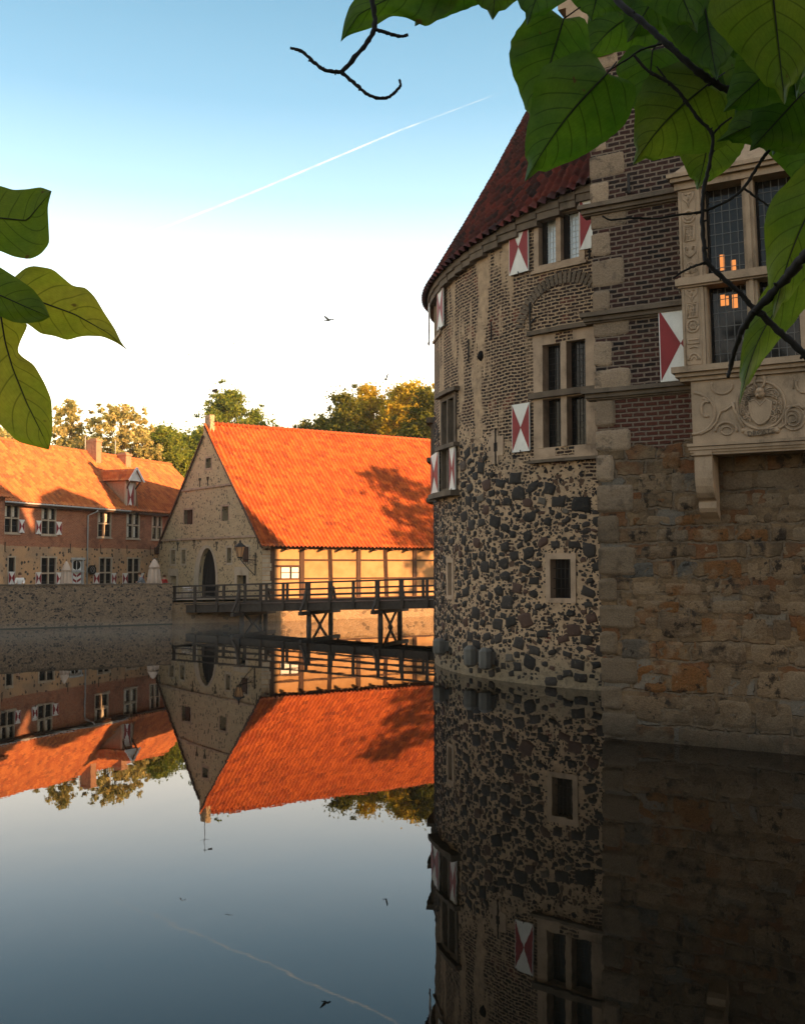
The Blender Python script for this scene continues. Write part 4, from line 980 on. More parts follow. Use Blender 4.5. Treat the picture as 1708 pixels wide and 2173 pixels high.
# bay at the silhouette
by = MB(); be = FT.q(*Z4(128, 700), .25); u0 = -2.9; zbt, ztp = FT.q(*Z4(135,935), .2)[1], FT.q(*Z4(135,425), .2)[1]
by.box(FT, -2.6, -.9, zbt+.2, ztp-.2, -.1, .16, n=4); bo = by.build('side_bay', MT['stone_dark'], tower)
for (q0, q1, qw) in ((ztp-.2, ztp, .32), ((ztp+zbt)/2-.08, (ztp+zbt)/2+.08, .3), (zbt, zbt+.16, .32)): by = MB(); by.box(FT, -2.8, -.7, q0, q1, -.1, qw, n=5); by.build('moulding', MT['stone_dark'], bo)
# upper left window with shutters
cross_window(FT, wU, tower, frame='stone', fw=.12, rec=.2, mull=.12, tr=0, grid=(3, 5), sill=True, sash='dark', proud=.03)
s6 = rect(FT, Zu, 385, 470, 525, 1430); shutter(FT, (s6[0], s6[1], wU[2]-.05, wU[3]+.02), .1, tower)
s7 = rect(FT, Zu, 165, 780, 240, 1780); shutter(FT, (s7[0], s7[1]-.02, wU[2]-.1, wU[3]-.05), .18, tower)
# small openings
o_ = cross_window(FT, wB, tower, frame='stone', fw=.16, rec=.3, tr=0, mullion=False, grid=(1, 1), sill=False, glass='dark', sash='dark', proud=.03, name='barred_window')
b = MB()
for k in range(1, 5): u = wB[0] + (wB[1]-wB[0])*k/5; b.tube([FT.P(u, wB[2], -.15), FT.P(u, wB[3], -.15)], .018, 6)
for k in range(1, 4): z = wB[2] + (wB[3]-wB[2])*k/4; b.tube([FT.P(wB[0], z, -.15), FT.P(wB[1], z, -.15)], .012, 5)
b.build('bars', MT['iron'], o_)
cross_window(FT, wS, tower, frame='stone', fw=.14, rec=.3, tr=0, mullion=False, grid=(1, 1), sill=False, glass='dark', sash='dark', proud=.03, name='slit_window', sash_w=.01)
al = rect(FT, Z4, 450, 552, 533, 742); uu, zz = (al[0]+al[1])/2, (al[2]+al[3])/2
b = MB(); b.box(FT, al[0], al[1], al[2]+.25, al[3]-.2, -.1, .03, n=3); b.box(FT, al[0]+.15, al[1]-.25, al[2], al[3], -.1, .026, n=3)
lp = b.build('loophole_stone', MT['stone'], tower); b = MB(); b.box(FT, uu-.035, uu+.035, zz-.6, zz+.6, .0, .036); b.box(FT, uu-.08, uu+.08, zz-.14, zz+.14, .0, .038)
b.box(FT, uu-.33, uu-.27, zz-.1, zz+.04, 0, .036); b.build('loophole', MT['dark'], lp)
for (x0, y0, x1, y1) in ((283,1778,347,1885),(366,1792,438,1902),(112,1735,166,1818)):
    p = .55; r = rect(FT, Z4, x0, y0, x1, y1, .5); u = (r[0]+r[1])/2; hwb = max(.21, (r[1]-r[0])/2*.8); b = MB(); zc = (r[2]+r[3])/2; hh_ = (r[3]-r[2])/2
    prof = [(-.3,-.7),(0,-1),(.55,-.95),(1,-.55),(1,.55),(.55,.95),(0,1),(-.3,.8)]
    # eight sided stone post end leaning on the wall
    c0 = FT.P(u, 0, .3); b.lathe((c0.x, c0.y, 0), [(.10,zc-hh_*1.15),(.20,zc-hh_*.95),(.22,zc-hh_*.6),(.22,zc+hh_*.72),(.20,zc+hh_*.82),(.10,zc+hh_*1.1)], 8, sm=False)
    b.bar(FT.P(u, zc, .3), FT.P(u, zc, -.3), .3, hh_*1.3)
    b.build('buffer_stone', MT['granite'], tower)
b = MB()
for (u, z, r) in ((FT.q(*Z3(530,1880))[0], FT.q(*Z3(530,1880))[1], .14), (FT.q(*Z4(405,125))[0], FT.q(*Z4(405,125))[1], .13)):
    b = MB(); b.lathe(FT.P(u, z, 0), [(.02,-r*1.2),(r*.9,-r*.5),(r,.0),(r*.7,r*.7),(.02,r*1.1)], 9); b.build('projecting_stone', MT['dark'], tower)

# ---------------------------------------------------------------- right wing of the castle
wing = thing('castle_wing', FB.P(2, 0), 'tall brown sandstone and dark brick castle wing with carved bay window on the right', 'castle')
b = MB(); WL = 12.0; WT = 17.5
BWo = .55
bz = lambda y, x=800: FB.q(*Z5(x, y), BWo)[1]
bu = lambda x, y=1200: FB.q(*Z5(x, y), BWo)[0]
bu0 = bu(728); buP = bu(890); buM = bu(925); bum0 = bu(1237); bum1 = bu(1328); 
Zb = lambda x, y: (1412.3 + x/4.444, 325.9 + y/4.444)
bup = FB.q(*Zb(1228, 900), BWo)[0]
z_top, z_tr1, z_tr0, z_s1, z_s0 = bz(478), bz(1190), bz(1245), bz(1893), bz(1948)
z_pb = FB.q(*Z6(900, 672), BWo)[1]; z_mb = FB.q(*Z6(900, 728), BWo)[1]
print('bay', bu0, buP, bum0, bum1, bup, z_top, z_tr1, z_tr0, z_s1, z_s0, z_pb, z_mb)
wall(b, FB, 0, WL, -.8, WT, (), 0, .4, .6)
Fs_ = Flat(FB.P(0,0,0), (-FB.n.x*1.0, -FB.n.y*1.0))
def sidef(z): return FB.P(0, z, 0)
for (z0, z1) in ((-.8, 8), (8, WT)):
    b.face([FB.P(0,z0,-11), FB.P(0,z0,0), FB.P(0,z1,0), FB.P(0,z1,-11)], [(11,z0),(0,z0),(0,z1),(11,z1)])
b.face([FB.P(WL,-.8,0), FB.P(WL,-.8,-11), FB.P(WL,WT,-11), FB.P(WL,WT,0)], [(0,-.8),(11,-.8),(11,WT),(0,WT)])
b.face([FB.P(WL,-.8,-11), FB.P(0,-.8,-11), FB.P(0,WT,-11), FB.P(WL,WT,-11)], [(0,-.8),(12,-.8),(12,WT),(0,WT)])
b.face([FB.P(0,WT,0), FB.P(WL,WT,0), FB.P(WL/2,WT+5,0)], [(0,WT),(12,WT),(6,WT+5)])
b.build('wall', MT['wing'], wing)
b = MB()
for s_, e in ((-.1, WL/2), (WL+.1, WL/2)):
    pts = [FB.P(s_, WT-.05, .15), FB.P(e, WT+5, .15), FB.P(e, WT+5, -11.2), FB.P(s_, WT-.05, -11.2)]
    b.face(pts if s_ > 5 else pts[::-1])
b.build('roof', MT['tile_dark'], wing)
# rough facing blocks of the lower wall
def rough_block(b, u, z, l, h, dep, amp, sd_, wobble=.05, side=False):
    nx_, nz_ = max(3, int(l/.07)), max(3, int(h/.06)); vs = []; uvs = []; fs = []
    for j in range(nz_+1):
        for i in range(nx_+1):
            fx, fz = i/nx_, j/nz_; e = min(fx, 1-fx)*l if not side else (1-fx)*l; g = min(fz, 1-fz)*h; edge = min(1, max(0, min(e, g))/.05)
            uu = u + .012*(not side) + (l-.024)*fx; zz = z + .010 + (h-.020)*fz
            wob = noise.noise(Vector((uu*2.3, zz*2.3, 5)))*wobble; wob2 = noise.noise(Vector((uu*2.3, zz*2.3, 15)))*wobble
            cr_ = (abs(fx-.5)*2)**6 * (abs(fz-.5)*2)**6 * .05
            w_ = -.03 + (dep+.03)*edge**.35 + noise.noise(Vector((uu*4, zz*4, sd_)))*amp*edge + noise.noise(Vector((uu*14, zz*14, sd_)))*amp*.7*edge
            vs.append(FB.P(uu + (wob if not (side and i == 0) else 0) + (cr_ if fx < .5 and not side else -cr_ if fx >= .5 else 0), zz + wob2*(not side or i > 1) + (cr_ if fz < .5 else -cr_), w_)); uvs.append((uu, zz))
    for j in range(nz_):
        for i in range(nx_): a = j*(nx_+1)+i; fs.append([a, a+1, a+nx_+2, a+nx_+1])
    if side:      # return face round the corner
        k = len(vs)
        for j in range(nz_+1):
            p = vs[j*(nx_+1)]; vs.append(p - FB.n*.35); uvs.append((u-.35, z + h*j/nz_))
        for j in range(nz_): fs.append([k+j, j*(nx_+1), (j+1)*(nx_+1), k+j+1])
    b.add(vs, fs, 0, True, uvs)
b = MB(); rng = random.Random(55); z = -.25
while z < 6.0:
    h = rng.choice((.24, .30, .36, .44, .5))*rng.uniform(.9, 1.1) if z > 1.0 else .62; u = .35 + rng.uniform(0, .5)
    while u < 9.5:
        l = rng.uniform(.35, 1.15) if h > .3 else rng.uniform(.25, .7)
        topz = 5.85 + .35*noise.noise(Vector((u*1.3, 0, 2)))
        if z + h*.7 < topz and rng.random() > .06:
            rough_block(b, u, z, l, h, rng.uniform(.004, .03), .036, rng.uniform(0, 50))
        u += l
    z += h
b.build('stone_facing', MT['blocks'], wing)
# quoins
b = MB(); z = -.5; k = 0; rng = random.Random(31)
while z < 16.0:
    h = rng.uniform(.52, .68); wd_ = (.82 if k % 2 else .45) + rng.uniform(-.04, .06); z1_ = z+h
    pr_ = rng.uniform(.012, .022) if z > 7.2 else rng.uniform(.03, .055)
    rough_block(b, -.025, z, wd_, h, pr_, .012 if z > 7.2 else .03, rng.uniform(0, 50), .02, True); z = z1_; k += 1
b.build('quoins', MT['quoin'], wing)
b = MB()   # corbelled kneeler at the top of the corner
for (uo, z0, z1) in ((-.15, 14.6, 14.9), (-.3, 14.9, 15.3), (-.5, 15.3, 15.9), (-.7, 15.9, 16.8)):
    b.box(FB, uo, .6, z0, z1, -.5, .05)
b.build('kneeler', MT['stone'], wing)
# string courses
for zz, ue in ((FB.q(*Z5(350, 590))[1], bu0+.02), (FB.q(*Z5(350, 1462))[1], bu0+.1), (FB.q(*Z6(300, 262))[1], bu0+.3)):
    b = MB(); b.box(FB, -.28, ue, zz-.0, zz+.09, -.25, .2); b.box(FB, -.22, ue, zz-.09, zz, -.2, .12); b.box(FB, -.2, ue, zz-.13, zz-.09, -.18, .06); b.build('string_course', MT['stone_dark'], wing)
u, z = FB.q(*Z5(322, 520)); b = MB(); b.bar(FB.P(u, z, .05), FB.P(u, z+.4, .05), .05, .05); b.bar(FB.P(u, z+.02, .05), FB.P(u-.02, z-.02, .2), .04, .04); b.build('wall_anchor', MT['iron'], wing)
# shutter beside the bay
r = rect(FB, Z5, 562, 1422, 905, 2000, .05); shutter(FB, (r[0], r[1], FB.q(*Z5(650,2003), .05)[1], FB.q(*Z5(650,1425), .05)[1]), .05, wing, white='white', red='red')
# the bay
bay = MB(); ur_ = bup + .5
bay.box(FB, bu0, buP+.03, z_tr1-.001, z_top, 0, BWo); bay.box(FB, bu0, buP+.03, z_s1, z_tr0+.02, 0, BWo)     # left pilaster
bay.box(FB, buP, buM, z_s1, z_top, 0, BWo-.05); bay.box(FB, buP+.04, buP+.07, z_s1, z_top, 0, BWo-.03)
bay.box(FB, bup, ur_, z_s1, z_top, 0, BWo)
for (a_, c_) in ((bum0, bum1),):
    bay.box(FB, a_, c_, z_s1, z_top, .1, BWo-.04); m_ = (a_+c_)/2; bay.box(FB, m_-.045, m_+.045, z_s1, z_top, .1, BWo+.01)
bo = bay.build('bay_window', MT['stone_carved'], wing)
b = MB(); e = .1
b.box(FB, bu0-e, ur_+e, z_tr0, z_tr1, 0, BWo+.10); b.box(FB, bu0-e+.04, ur_+e-.04, z_tr0-.04, z_tr0, 0, BWo+.05); b.box(FB, bu0-.04, ur_, z_tr1, z_tr1+.03, 0, BWo+.06)
b.build('transom', MT['stone_carved'], bo)
b = MB(); b.box(FB, bu0-.22, ur_+.2, z_s0+.02, z_s1, 0, BWo+.2); b.box(FB, bu0-.16, ur_+.2, z_s0-.06, z_s0+.02, 0, BWo+.13); b.box(FB, bu0-.08, ur_+.1, z_s0-.14, z_s0-.06, 0, BWo+.06)
b.build('window_sill', MT['stone_carved'], bo)
b = MB(); zt = z_top
b.box(FB, bu0-.06, ur_+.06, zt, zt+.14, 0, BWo+.05); b.box(FB, bu0-.12, ur_+.12, zt+.14, zt+.22, 0, BWo+.14); b.box(FB, bu0-.18, ur_+.2, zt+.22, zt+.30, 0, BWo+.2)
pts = [FB.P(bu0-.1, zt+.30, BWo+.14), FB.P(ur_+.1, zt+.30, BWo+.14), FB.P(ur_-.1, zt+.95, .1), FB.P(bu0+.6, zt+.95, .1)]
b.face(pts); b.face([FB.P(bu0-.1, zt+.30, 0), pts[0], pts[3], FB.P(bu0+.6, zt+.95, 0)]); b.box(FB, bu0+.5, ur_-.1, zt+.95, zt+1.12, 0, .22)
b.build('bay_cornice', MT['stone_carved'], bo)
for (a_, c_) in ((buM, bum0), (bum1, bup)):
    for (d, e_) in ((z_tr1, z_top), (z_s1, z_tr0)):
        b = MB(); b.box(FB, a_, c_, d, e_, .18, .22, 0); lattice(b, FB, a_, c_, d, e_, .221, 5, 8 if d > z_tr0 else 6, .007, 1)
        b.box(FB, a_, a_+.05, d, e_, .222, .26, 2); b.box(FB, c_-.05, c_, d, e_, .222, .26, 2); b.box(FB, a_, c_, d, d+.06, .223, .262, 2)
        b.build('pane', [MT['glass'], MT['lead'], MT['dark']], bo)
for (x0, y0, x1, y1) in ((512,950,556,1100),(618,1000,664,1110),(518,1330,560,1435),(566,1340,596,1430),(628,1325,680,1455)):  # glowing quads stand in for a sunlit reflection in the panes
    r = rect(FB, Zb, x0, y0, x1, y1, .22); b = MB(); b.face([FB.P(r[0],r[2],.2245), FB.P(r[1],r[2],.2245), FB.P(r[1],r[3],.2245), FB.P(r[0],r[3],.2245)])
    b.build('painted_reflection', MT['glow'], bo, 'warm sunlit reflection put on the leaded bay window as glowing patches')
# parapet panel under the sill
b = MB(); b.box(FB, bu0+.12, ur_, z_pb, z_s0-.14, 0, BWo); pn = b.build('parapet_panel', MT['stone_carved'], bo)
b = MB()
for k, (dz, w) in enumerate(((0, .10), (-.07, .07), (-.12, .04), (-.17, .01))):
    b.box(FB, bu0+.02+k*.02, ur_+.1, z_pb+dz-.06, z_pb+dz, 0, BWo+w)
b.build('base_moulding', MT['stone_carved'], bo)
def relief(b, pts, rad=.022, Z=Z6, closed=False, w=.005, sq=.6):
    P_ = [FB.q(*Z(x, y), BWo) for x, y in pts]
    if closed: P_.append(P_[0])
    b.tube([FB.P(u, z, BWo+w) for u, z in P_], rad, 5)
def arcp(cx, cy, rx, ry, a0, a1, n=14): return [(cx+rx*math.cos(R_(a0+(a1-a0)*k/n)), cy+ry*math.sin(R_(a0+(a1-a0)*k/n))) for k in range(n+1)]
b = MB()
relief(b, arcp(1362,370,188,190,-120,240,36), .03)
relief(b, arcp(818,435,180,165,-85,90,14), .03); relief(b, arcp(1052,215,82,66,-10,200), .026); relief(b, [(1135,345),(1150,400),(1190,480),(1230,560)], .035)
relief(b, [(1150,350),(1120,380),(1085,405),(1040,420),(1010,500),(960,560),(880,600)], .03)
relief(b, arcp(1088,580,85,75,180,360), .028); relief(b, arcp(1092,572,45,32,180,540,16), .02)
relief(b, [(905,310),(930,330),(965,345)], .03); relief(b, arcp(930,400,40,60,-60,-300), .03)
sp_ = [(1612+ (95-a*.09)*math.cos(R_(a)), 480+(95-a*.09)*math.sin(R_(a))) for a in range(-160, 860, 20)]; relief(b, sp_, .02)
relief(b, [(1500,560),(1560,520),(1560,420),(1600,380),(1660,370),(1700,400)], .03)
relief(b, arcp(1700,200,60,70,60,200), .025); relief(b, [(1610,150),(1618,240)], .015)
b.build('scroll_relief', MT['stone_carved'], pn)
b = MB()   # coat of arms: shield, helmet, mantling, horns
def blob(x, y, r, d=.05, n=10):
    u, z = FB.q(*Z6(x, y), BWo); vs = []; fs = []
    for (f, h) in ((1, 0), (.75, .6), (.4, .9), (.05, 1)):
        for k in range(n):
            a = 2*math.pi*k/n; vs.append(FB.P(u+math.cos(a)*r*f, z+math.sin(a)*r*f, BWo+h*d))
    for i in range(3):
        for k in range(n): a0 = i*n+k; a1 = i*n+(k+1) % n; fs.append([a0, a1, a1+n, a0+n])
    fs.append([3*n+k for k in range(n)]); b.add(vs, fs)
sh = [(1270,345),(1275,420),(1290,470),(1320,505),(1352,522),(1390,508),(1425,470),(1442,410),(1440,345),(1400,325),(1355,375),(1310,325)]
relief(b, sh, .028, closed=True, w=.015); P_ = [FB.P(*FB.q(*Z6(x, y), BWo), BWo+.03) for x, y in sh][::-1]; b.prism(P_, FB.n*.04)
blob(1352,280,.11,.12); blob(1352,262,.09,.15); blob(1340,300,.05,.16)
relief(b, [(1335,240),(1312,200),(1308,165),(1320,140)], .028, w=.02); relief(b, [(1368,240),(1390,200),(1394,165),(1384,140)], .028, w=.02)
rng = random.Random(77)
for sgn in (-1, 1):
    for k in range(8):
        a = R_(-50 + 14*k) if sgn > 0 else R_(230 - 14*k); cx_, cy_ = 1360+150*math.cos(a), 375+150*math.sin(a)
        blob(cx_, cy_, rng.uniform(.028,.045), .03); relief(b, arcp(cx_, cy_, 20, 20, rng.uniform(0,360), rng.uniform(400,560), 9), .013, w=.03)
        if k in (0, 1, 2, 3, 4, 5): cx_, cy_ = 1358+sgn*rng.uniform(96,112), 270+k*42; blob(cx_, cy_, rng.uniform(.02,.035), .035); relief(b, arcp(cx_, cy_, 17, 19, rng.uniform(0,360), rng.uniform(400,540), 8), .012, w=.03)
    for k in range(5): relief(b, [(1355+sgn*30, 262+k*7), (1355+sgn*(70+k*8), 235+k*16), (1355+sgn*(105+k*3), 228+k*22)], .012, w=.03)
b.build('coat_of_arms', MT['stone_carved'], pn)
b = MB(); bp = [(1225,560),(1300,575),(1370,568),(1440,548),(1495,540),(1500,572),(1440,588),(1370,608),(1300,612),(1232,598)]
P_ = [FB.P(*FB.q(*Z6(x, y), BWo), BWo+.035) for x, y in bp][::-1]; b.prism(P_, FB.n*.05); blob(1228,570,.06,.05); blob(1490,570,.06,.05)
bn = b.build('name_banner', MT['stone_carved'], pn)
cu = bpy.data.curves.new('txt', 'FONT'); cu.body = 'DROSTE'; cu.size = .135; cu.extrude = .012; cu.align_x = 'CENTER'; cu.align_y = 'CENTER'
to = bpy.data.objects.new('txt', cu); COL.objects.link(to); dg = bpy.context.evaluated_depsgraph_get(); dg.update()
tm = bpy.data.meshes.new_from_object(to.evaluated_get(dg)); bpy.data.objects.remove(to)
u, z = FB.q(*Z6(1362, 588), BWo); o0 = FB.P(u, z, BWo+.04); rot = Matrix((FB.U, Vector((0,0,1)), FB.n)).transposed()
sl_ = R_(3.5); tm.transform(Matrix.Rotation(sl_, 4, 'Z'))
for v in tm.vertices: v.co = rot @ v.co + o0 - wloc(wing)
tm.materials.clear(); tm.materials.append(MT['stone_dark']); lt = bpy.data.objects.new('lettering', tm); COL.objects.link(lt); lt.parent = pn
# carved pilasters
for (zb_, zt_, seq) in ((z_tr1, z_top, 'urclv'), (z_s1, z_tr0, 'ucrbh')):
    b = MB(); uc = (bu0+buP)/2; hwp = (buP-bu0)/2-.05; n_ = len(seq); hs_ = (zt_-zb_-.1)/n_
    def rl(pts, rad=.016, w=.0): b.tube([FB.P(uc+x*hwp, z, BWo+w) for x, z in pts], rad, 5)
    rl([(-1,zb_+.05),(-1,zt_-.05),(1,zt_-.05),(1,zb_+.05),(-1,zb_+.05)], .014)
    for i, ch in enumerate(seq):
        zc = zt_-.05-hs_*(i+.5); h = hs_*.42
        C_ = lambda r, n=16, sx=1: [(r*math.cos(2*math.pi*k/n)*sx, zc+r*hwp*math.sin(2*math.pi*k/n)) for k in range(n+1)]
        if ch == 'u': rl([(-.75,zc+h),(-.6,zc+h*.2),(-.15,zc-h*.3),(0,zc-h),(.15,zc-h*.3),(.6,zc+h*.2),(.75,zc+h)], .022); rl([(-.4,zc+h*.8),(.4,zc+h*.8)], .02); rl([(0,zc),(0,zc+h*.7)], .02)
        if ch == 'r': rl(C_(.75), .026); rl(C_(.35, 10), .02); [rl([(0,zc),(.6*math.cos(a),zc+.6*hwp*math.sin(a))], .018) for a in [k*math.pi/3 for k in range(6)]]
        if ch == 'c':
            rl([(-.6,zc-h),(-.6,zc+h),(.6,zc+h),(.6,zc-h),(-.6,zc-h)], .026)
            for k in range(4): rl([(-.5+k*.33,zc-h),(-.5+k*.33,zc+h)], .012); rl([(-.6,zc-h+.1+k*h*.5),(.6,zc-h+.1+k*h*.5)], .012)
        if ch == 'l': [rl([(0,zc-h),(s*.7,zc-h*.3),(s*.75,zc+h*.5),(s*.35,zc+h*.6),(s*.35,zc+h*.1)], .022) for s in (-1, 1)]
        if ch == 'v': [rl([(0,zc-h*.8),(.85*math.cos(a),zc-h*.8+1.5*h*math.sin(a))], .02) for a in [R_(10+20*k) for k in range(9)]]; rl([(.85*math.cos(R_(a)),zc-h*.8+1.5*h*math.sin(R_(a))) for a in range(10,171,16)], .022)
        if ch == 'b': rl([(-.7,zc+.04),(.7,zc+.04),(.7,zc-.04),(-.7,zc-.04),(-.7,zc+.04)], .018); rl([(-.5,zc-h),(0,zc-.1),(.5,zc-h)], .02)
        if ch == 'h': rl([(.7*math.cos(R_(a)),zc-h*.5+h*math.sin(R_(a))) for a in range(0,181,18)], .024); rl([(.35*math.cos(R_(a)),zc-h*.5+h*.5*math.sin(R_(a))) for a in range(0,181,20)], .02)
    b.build('pilaster_relief', MT['stone_carved'], bo)
# console
cu0 = FB.q(*Z6(835, 780), BWo)[0]; cu1 = FB.q(*Z6(975, 780), BWo)[0]; zt = z_mb
prof = [(0,0),(.60,0),(.60,-.09),(.55,-.12),(.57,-.25),(.585,-.40),(.58,-.55),(.55,-.70),(.49,-.83),(.41,-.92),(.33,-.96),(.30,-.99),(.33,-1.04),(.33,-1.12),(.28,-1.2),(.18,-1.27),(.08,-1.33),(0,-1.4)]
for ush in (0, 3.4):
    b = MB()
    for k in range(len(prof)-1):
        (w0, a0), (w1, a1) = prof[k], prof[k+1]
        b.face([FB.P(cu0+ush, zt+a1, w1), FB.P(cu1+ush, zt+a1, w1), FB.P(cu1+ush, zt+a0, w0), FB.P(cu0+ush, zt+a0, w0)], None, 0, False)
    b.face([FB.P(cu1+ush, zt+a, w) for w, a in prof][::-1]); b.face([FB.P(cu0+ush, zt+a, w) for w, a in prof])
    b.build('console', MT['stone_carved'], bo)
b = MB(); b.box(FB, -.05, WL, -.3, .08, -.1, .07, n=1); b.build('waterline', MT['moss'], wing) if False else None
# ---------------------------------------------------------------- trees
def leafcloud(centres, radii, per, size, seed, flat=.75):
    g = np.random.default_rng(seed); n = len(centres)*per
    c = np.repeat(np.array(centres), per, 0); r = np.repeat(np.array(radii), per)
    d = g.normal(size=(n, 3)); d /= np.linalg.norm(d, axis=1)[:, None]
    p = c + d * (r * np.abs(g.normal(size=n))*.62 + r*.12)[:, None] * np.array([1, 1, flat])
    a = g.normal(size=(n, 3)); a /= np.linalg.norm(a, axis=1)[:, None]
    b_ = np.cross(a, g.normal(size=(n, 3))); b_ /= np.linalg.norm(b_, axis=1)[:, None]
    s = size * g.uniform(.6, 1.3, n)[:, None]
    V = np.stack([p - a*s, p + b_*s*.6, p + a*s, p - b_*s*.6], 1).reshape(-1, 3)
    return V
def quads(name, V, mat, parent):
    n = len(V)//4; off = wloc(parent); me = bpy.data.meshes.new(name)
    me.vertices.add(n*4); me.vertices.foreach_set('co', (V - np.array(off)).astype(np.float32).ravel())
    me.loops.add(n*4); me.loops.foreach_set('vertex_index', np.arange(n*4, dtype=np.int32))
    me.polygons.add(n); me.polygons.foreach_set('loop_start', np.arange(0, n*4, 4, dtype=np.int32)); me.polygons.foreach_set('loop_total', np.full(n, 4, dtype=np.int32))
    me.materials.append(mat); me.update(); me.validate()
    o = bpy.data.objects.new(name, me); COL.objects.link(o); o.parent = parent; return o
def tree(px, ptop, Y, width, crown_lo, mat, label, seed, dens=1.0, sparse=False, clump=1.0, trunk_r=.3, leaf=.165, xy=None, top=None):
    """width in metres; top of the crown at picture height ptop"""
    rng = random.Random(seed)
    if xy is None: p = at(px, ptop, Y); base = Vector((p.x, p.y, GZ)); H = p.z
    else: base = Vector((xy[0], xy[1], GZ)); H = top
    root = thing('tree', base, label, 'tree', None)
    b = MB(); lean = Vector((rng.uniform(-.5,.5), rng.uniform(-.5,.5), 0))
    mid = base + lean + Vector((0,0,(H-GZ)*.55)); tipp = base + lean*1.4 + Vector((0,0,(H-GZ)*.93))
    b.tube([base, base+(mid-base)*.5+Vector((.1,0,0)), mid, tipp], [trunk_r, trunk_r*.8, trunk_r*.5, trunk_r*.08], 8)
    cents = []; rads = []; cz = (H + crown_lo)/2; hz = (H-crown_lo)/2
    N = int((150 if sparse else 110)*dens)
    for k in range(N):
        for _ in range(20):
            v = Vector((rng.uniform(-1,1), rng.uniform(-1,1), rng.uniform(-1,1)))
            if v.length < 1 and v.length > (.2 if sparse else .4): break
        wid = width/2 * (1.0 - .25*max(0, v.z))
        rr = rng.uniform(.6, 1.25)*clump*(.55 if sparse else 1.0)
        c = base + lean + Vector((v.x*wid, v.y*wid, cz - base.z + v.z*hz - rr*.5*max(v.z, 0)))
        cents.append(tuple(c)); rads.append(rr)
        if k % (3 if sparse else 5) == 0:
            f = rng.uniform(.35, .8); st = base + (mid-base)*(f/.55 if f < .55 else 1) + ((tipp-mid)*((f-.55)/.4) if f > .55 else Vector((0,0,0)))
            if st.z > c.z: st = base + (mid-base)*max(.3, min(1, (c.z-base.z-1.5)/max(1,(mid.z-base.z))))
            m_ = (st+c)/2 + Vector((rng.uniform(-.3,.3), rng.uniform(-.3,.3), rng.uniform(-.4,.1)))
            b.tube([st, m_, c], [trunk_r*.28, trunk_r*.16, .02], 5)
    b.build('trunk', MT['bark'], root)
    V = leafcloud(cents, rads, int((.35 if leaf > .3 else 1)*(85 if sparse else 290)), leaf, seed)
    # loose sprays on the outside
    g = np.random.default_rng(seed+5); cs = np.array(cents); idx = g.integers(0, len(cs), N*2)
    c2 = cs[idx] + g.normal(size=(N*2, 3))*np.array([1, 1, .8])*clump*.8; V2 = leafcloud(c2, np.full(N*2, .36*clump), 50, leaf*.85, seed+9)
    quads('crown', np.concatenate([V, V2]), MT[mat], root); return root
tree(8, 904, 100, 9, 8, 'leaf_pale', 'pale low tree behind the roof at the left edge, beneath the hanging leaf', 1)
tree(133, 842, 98, 3.6, 7, 'leaf_pale', 'slender pale golden tree beside the tip of the hanging leaf', 2, .7, True, .8)
tree(178, 912, 104, 6, 8, 'leaf_pale', 'low bushy pale tree left of the taller chimney', 3, .8)
tree(268, 846, 100, 8.5, 8.5, 'leaf_pale', 'tall see-through tree with thin crown between the two chimneys', 4, 1.5, True, .72)
tree(345, 893, 104, 5.5, 8, 'leaf_green', 'round bushy green tree right of the shorter chimney', 5, .9)
tree(380, 926, 108, 7, 7, 'leaf_green', 'lower green tree between the house ridge and the barn gable', 6, .9)
tree(418, 905, 112, 5, 8, 'leaf_green', 'green tree just left of the barn gable peak', 7, .8)
tree(497, 822, 112, 8.5, 11, 'leaf_green', 'round headed tree rising behind the left end of the barn ridge', 8, 1.1)
tree(578, 892, 118, 4, 9, 'leaf_green', 'small tree top just showing above the barn ridge', 9, .5)
tree(716, 828, 108, 9, 9, 'leaf_dark', 'dark green broad tree behind the middle of the barn ridge', 10, 1.1)
tree(800, 800, 112, 9.5, 9, 'leaf_gold', 'golden autumn tree behind the barn, middle of the big group', 11, 1.3)
tree(880, 786, 108, 9, 10, 'leaf_gold', 'tallest golden yellow tree behind the barn beside the round castle', 12, 1.2)
tree(925, 815, 100, 7, 9, 'leaf_dark', 'dark tree half hidden behind the left edge of the round castle', 13, 1.0)
tree(0, 0, 0, 11, 6, 'leaf_green', 'park tree standing beyond the castle east of the barn', 14, .7, True, xy=(29.5, 60.5), top=20, clump=1.5)
tree(0, 0, 0, 10, 5, 'leaf_green', 'unseen tree added on the bank to shade the castle wing', 15, .8, xy=(28, 9), top=20, clump=1.6)  # added out of view to keep sun glints off the wing carving

for k, (x, y, h, w) in enumerate(((-6,-20,19,11),(7,-22,21,12),(20,-15,18,11),(-22,-12,17,10))):
    tree(0, 0, 0, w, 4, 'leaf_shade', ['tree behind the viewpoint, nearest the middle','tall tree behind the viewpoint on the right','tree right of the viewpoint on the near bank','tree left of the viewpoint on the near bank'][k], 30+k, .8, xy=(x, y), top=h, clump=1.9, leaf=.34)
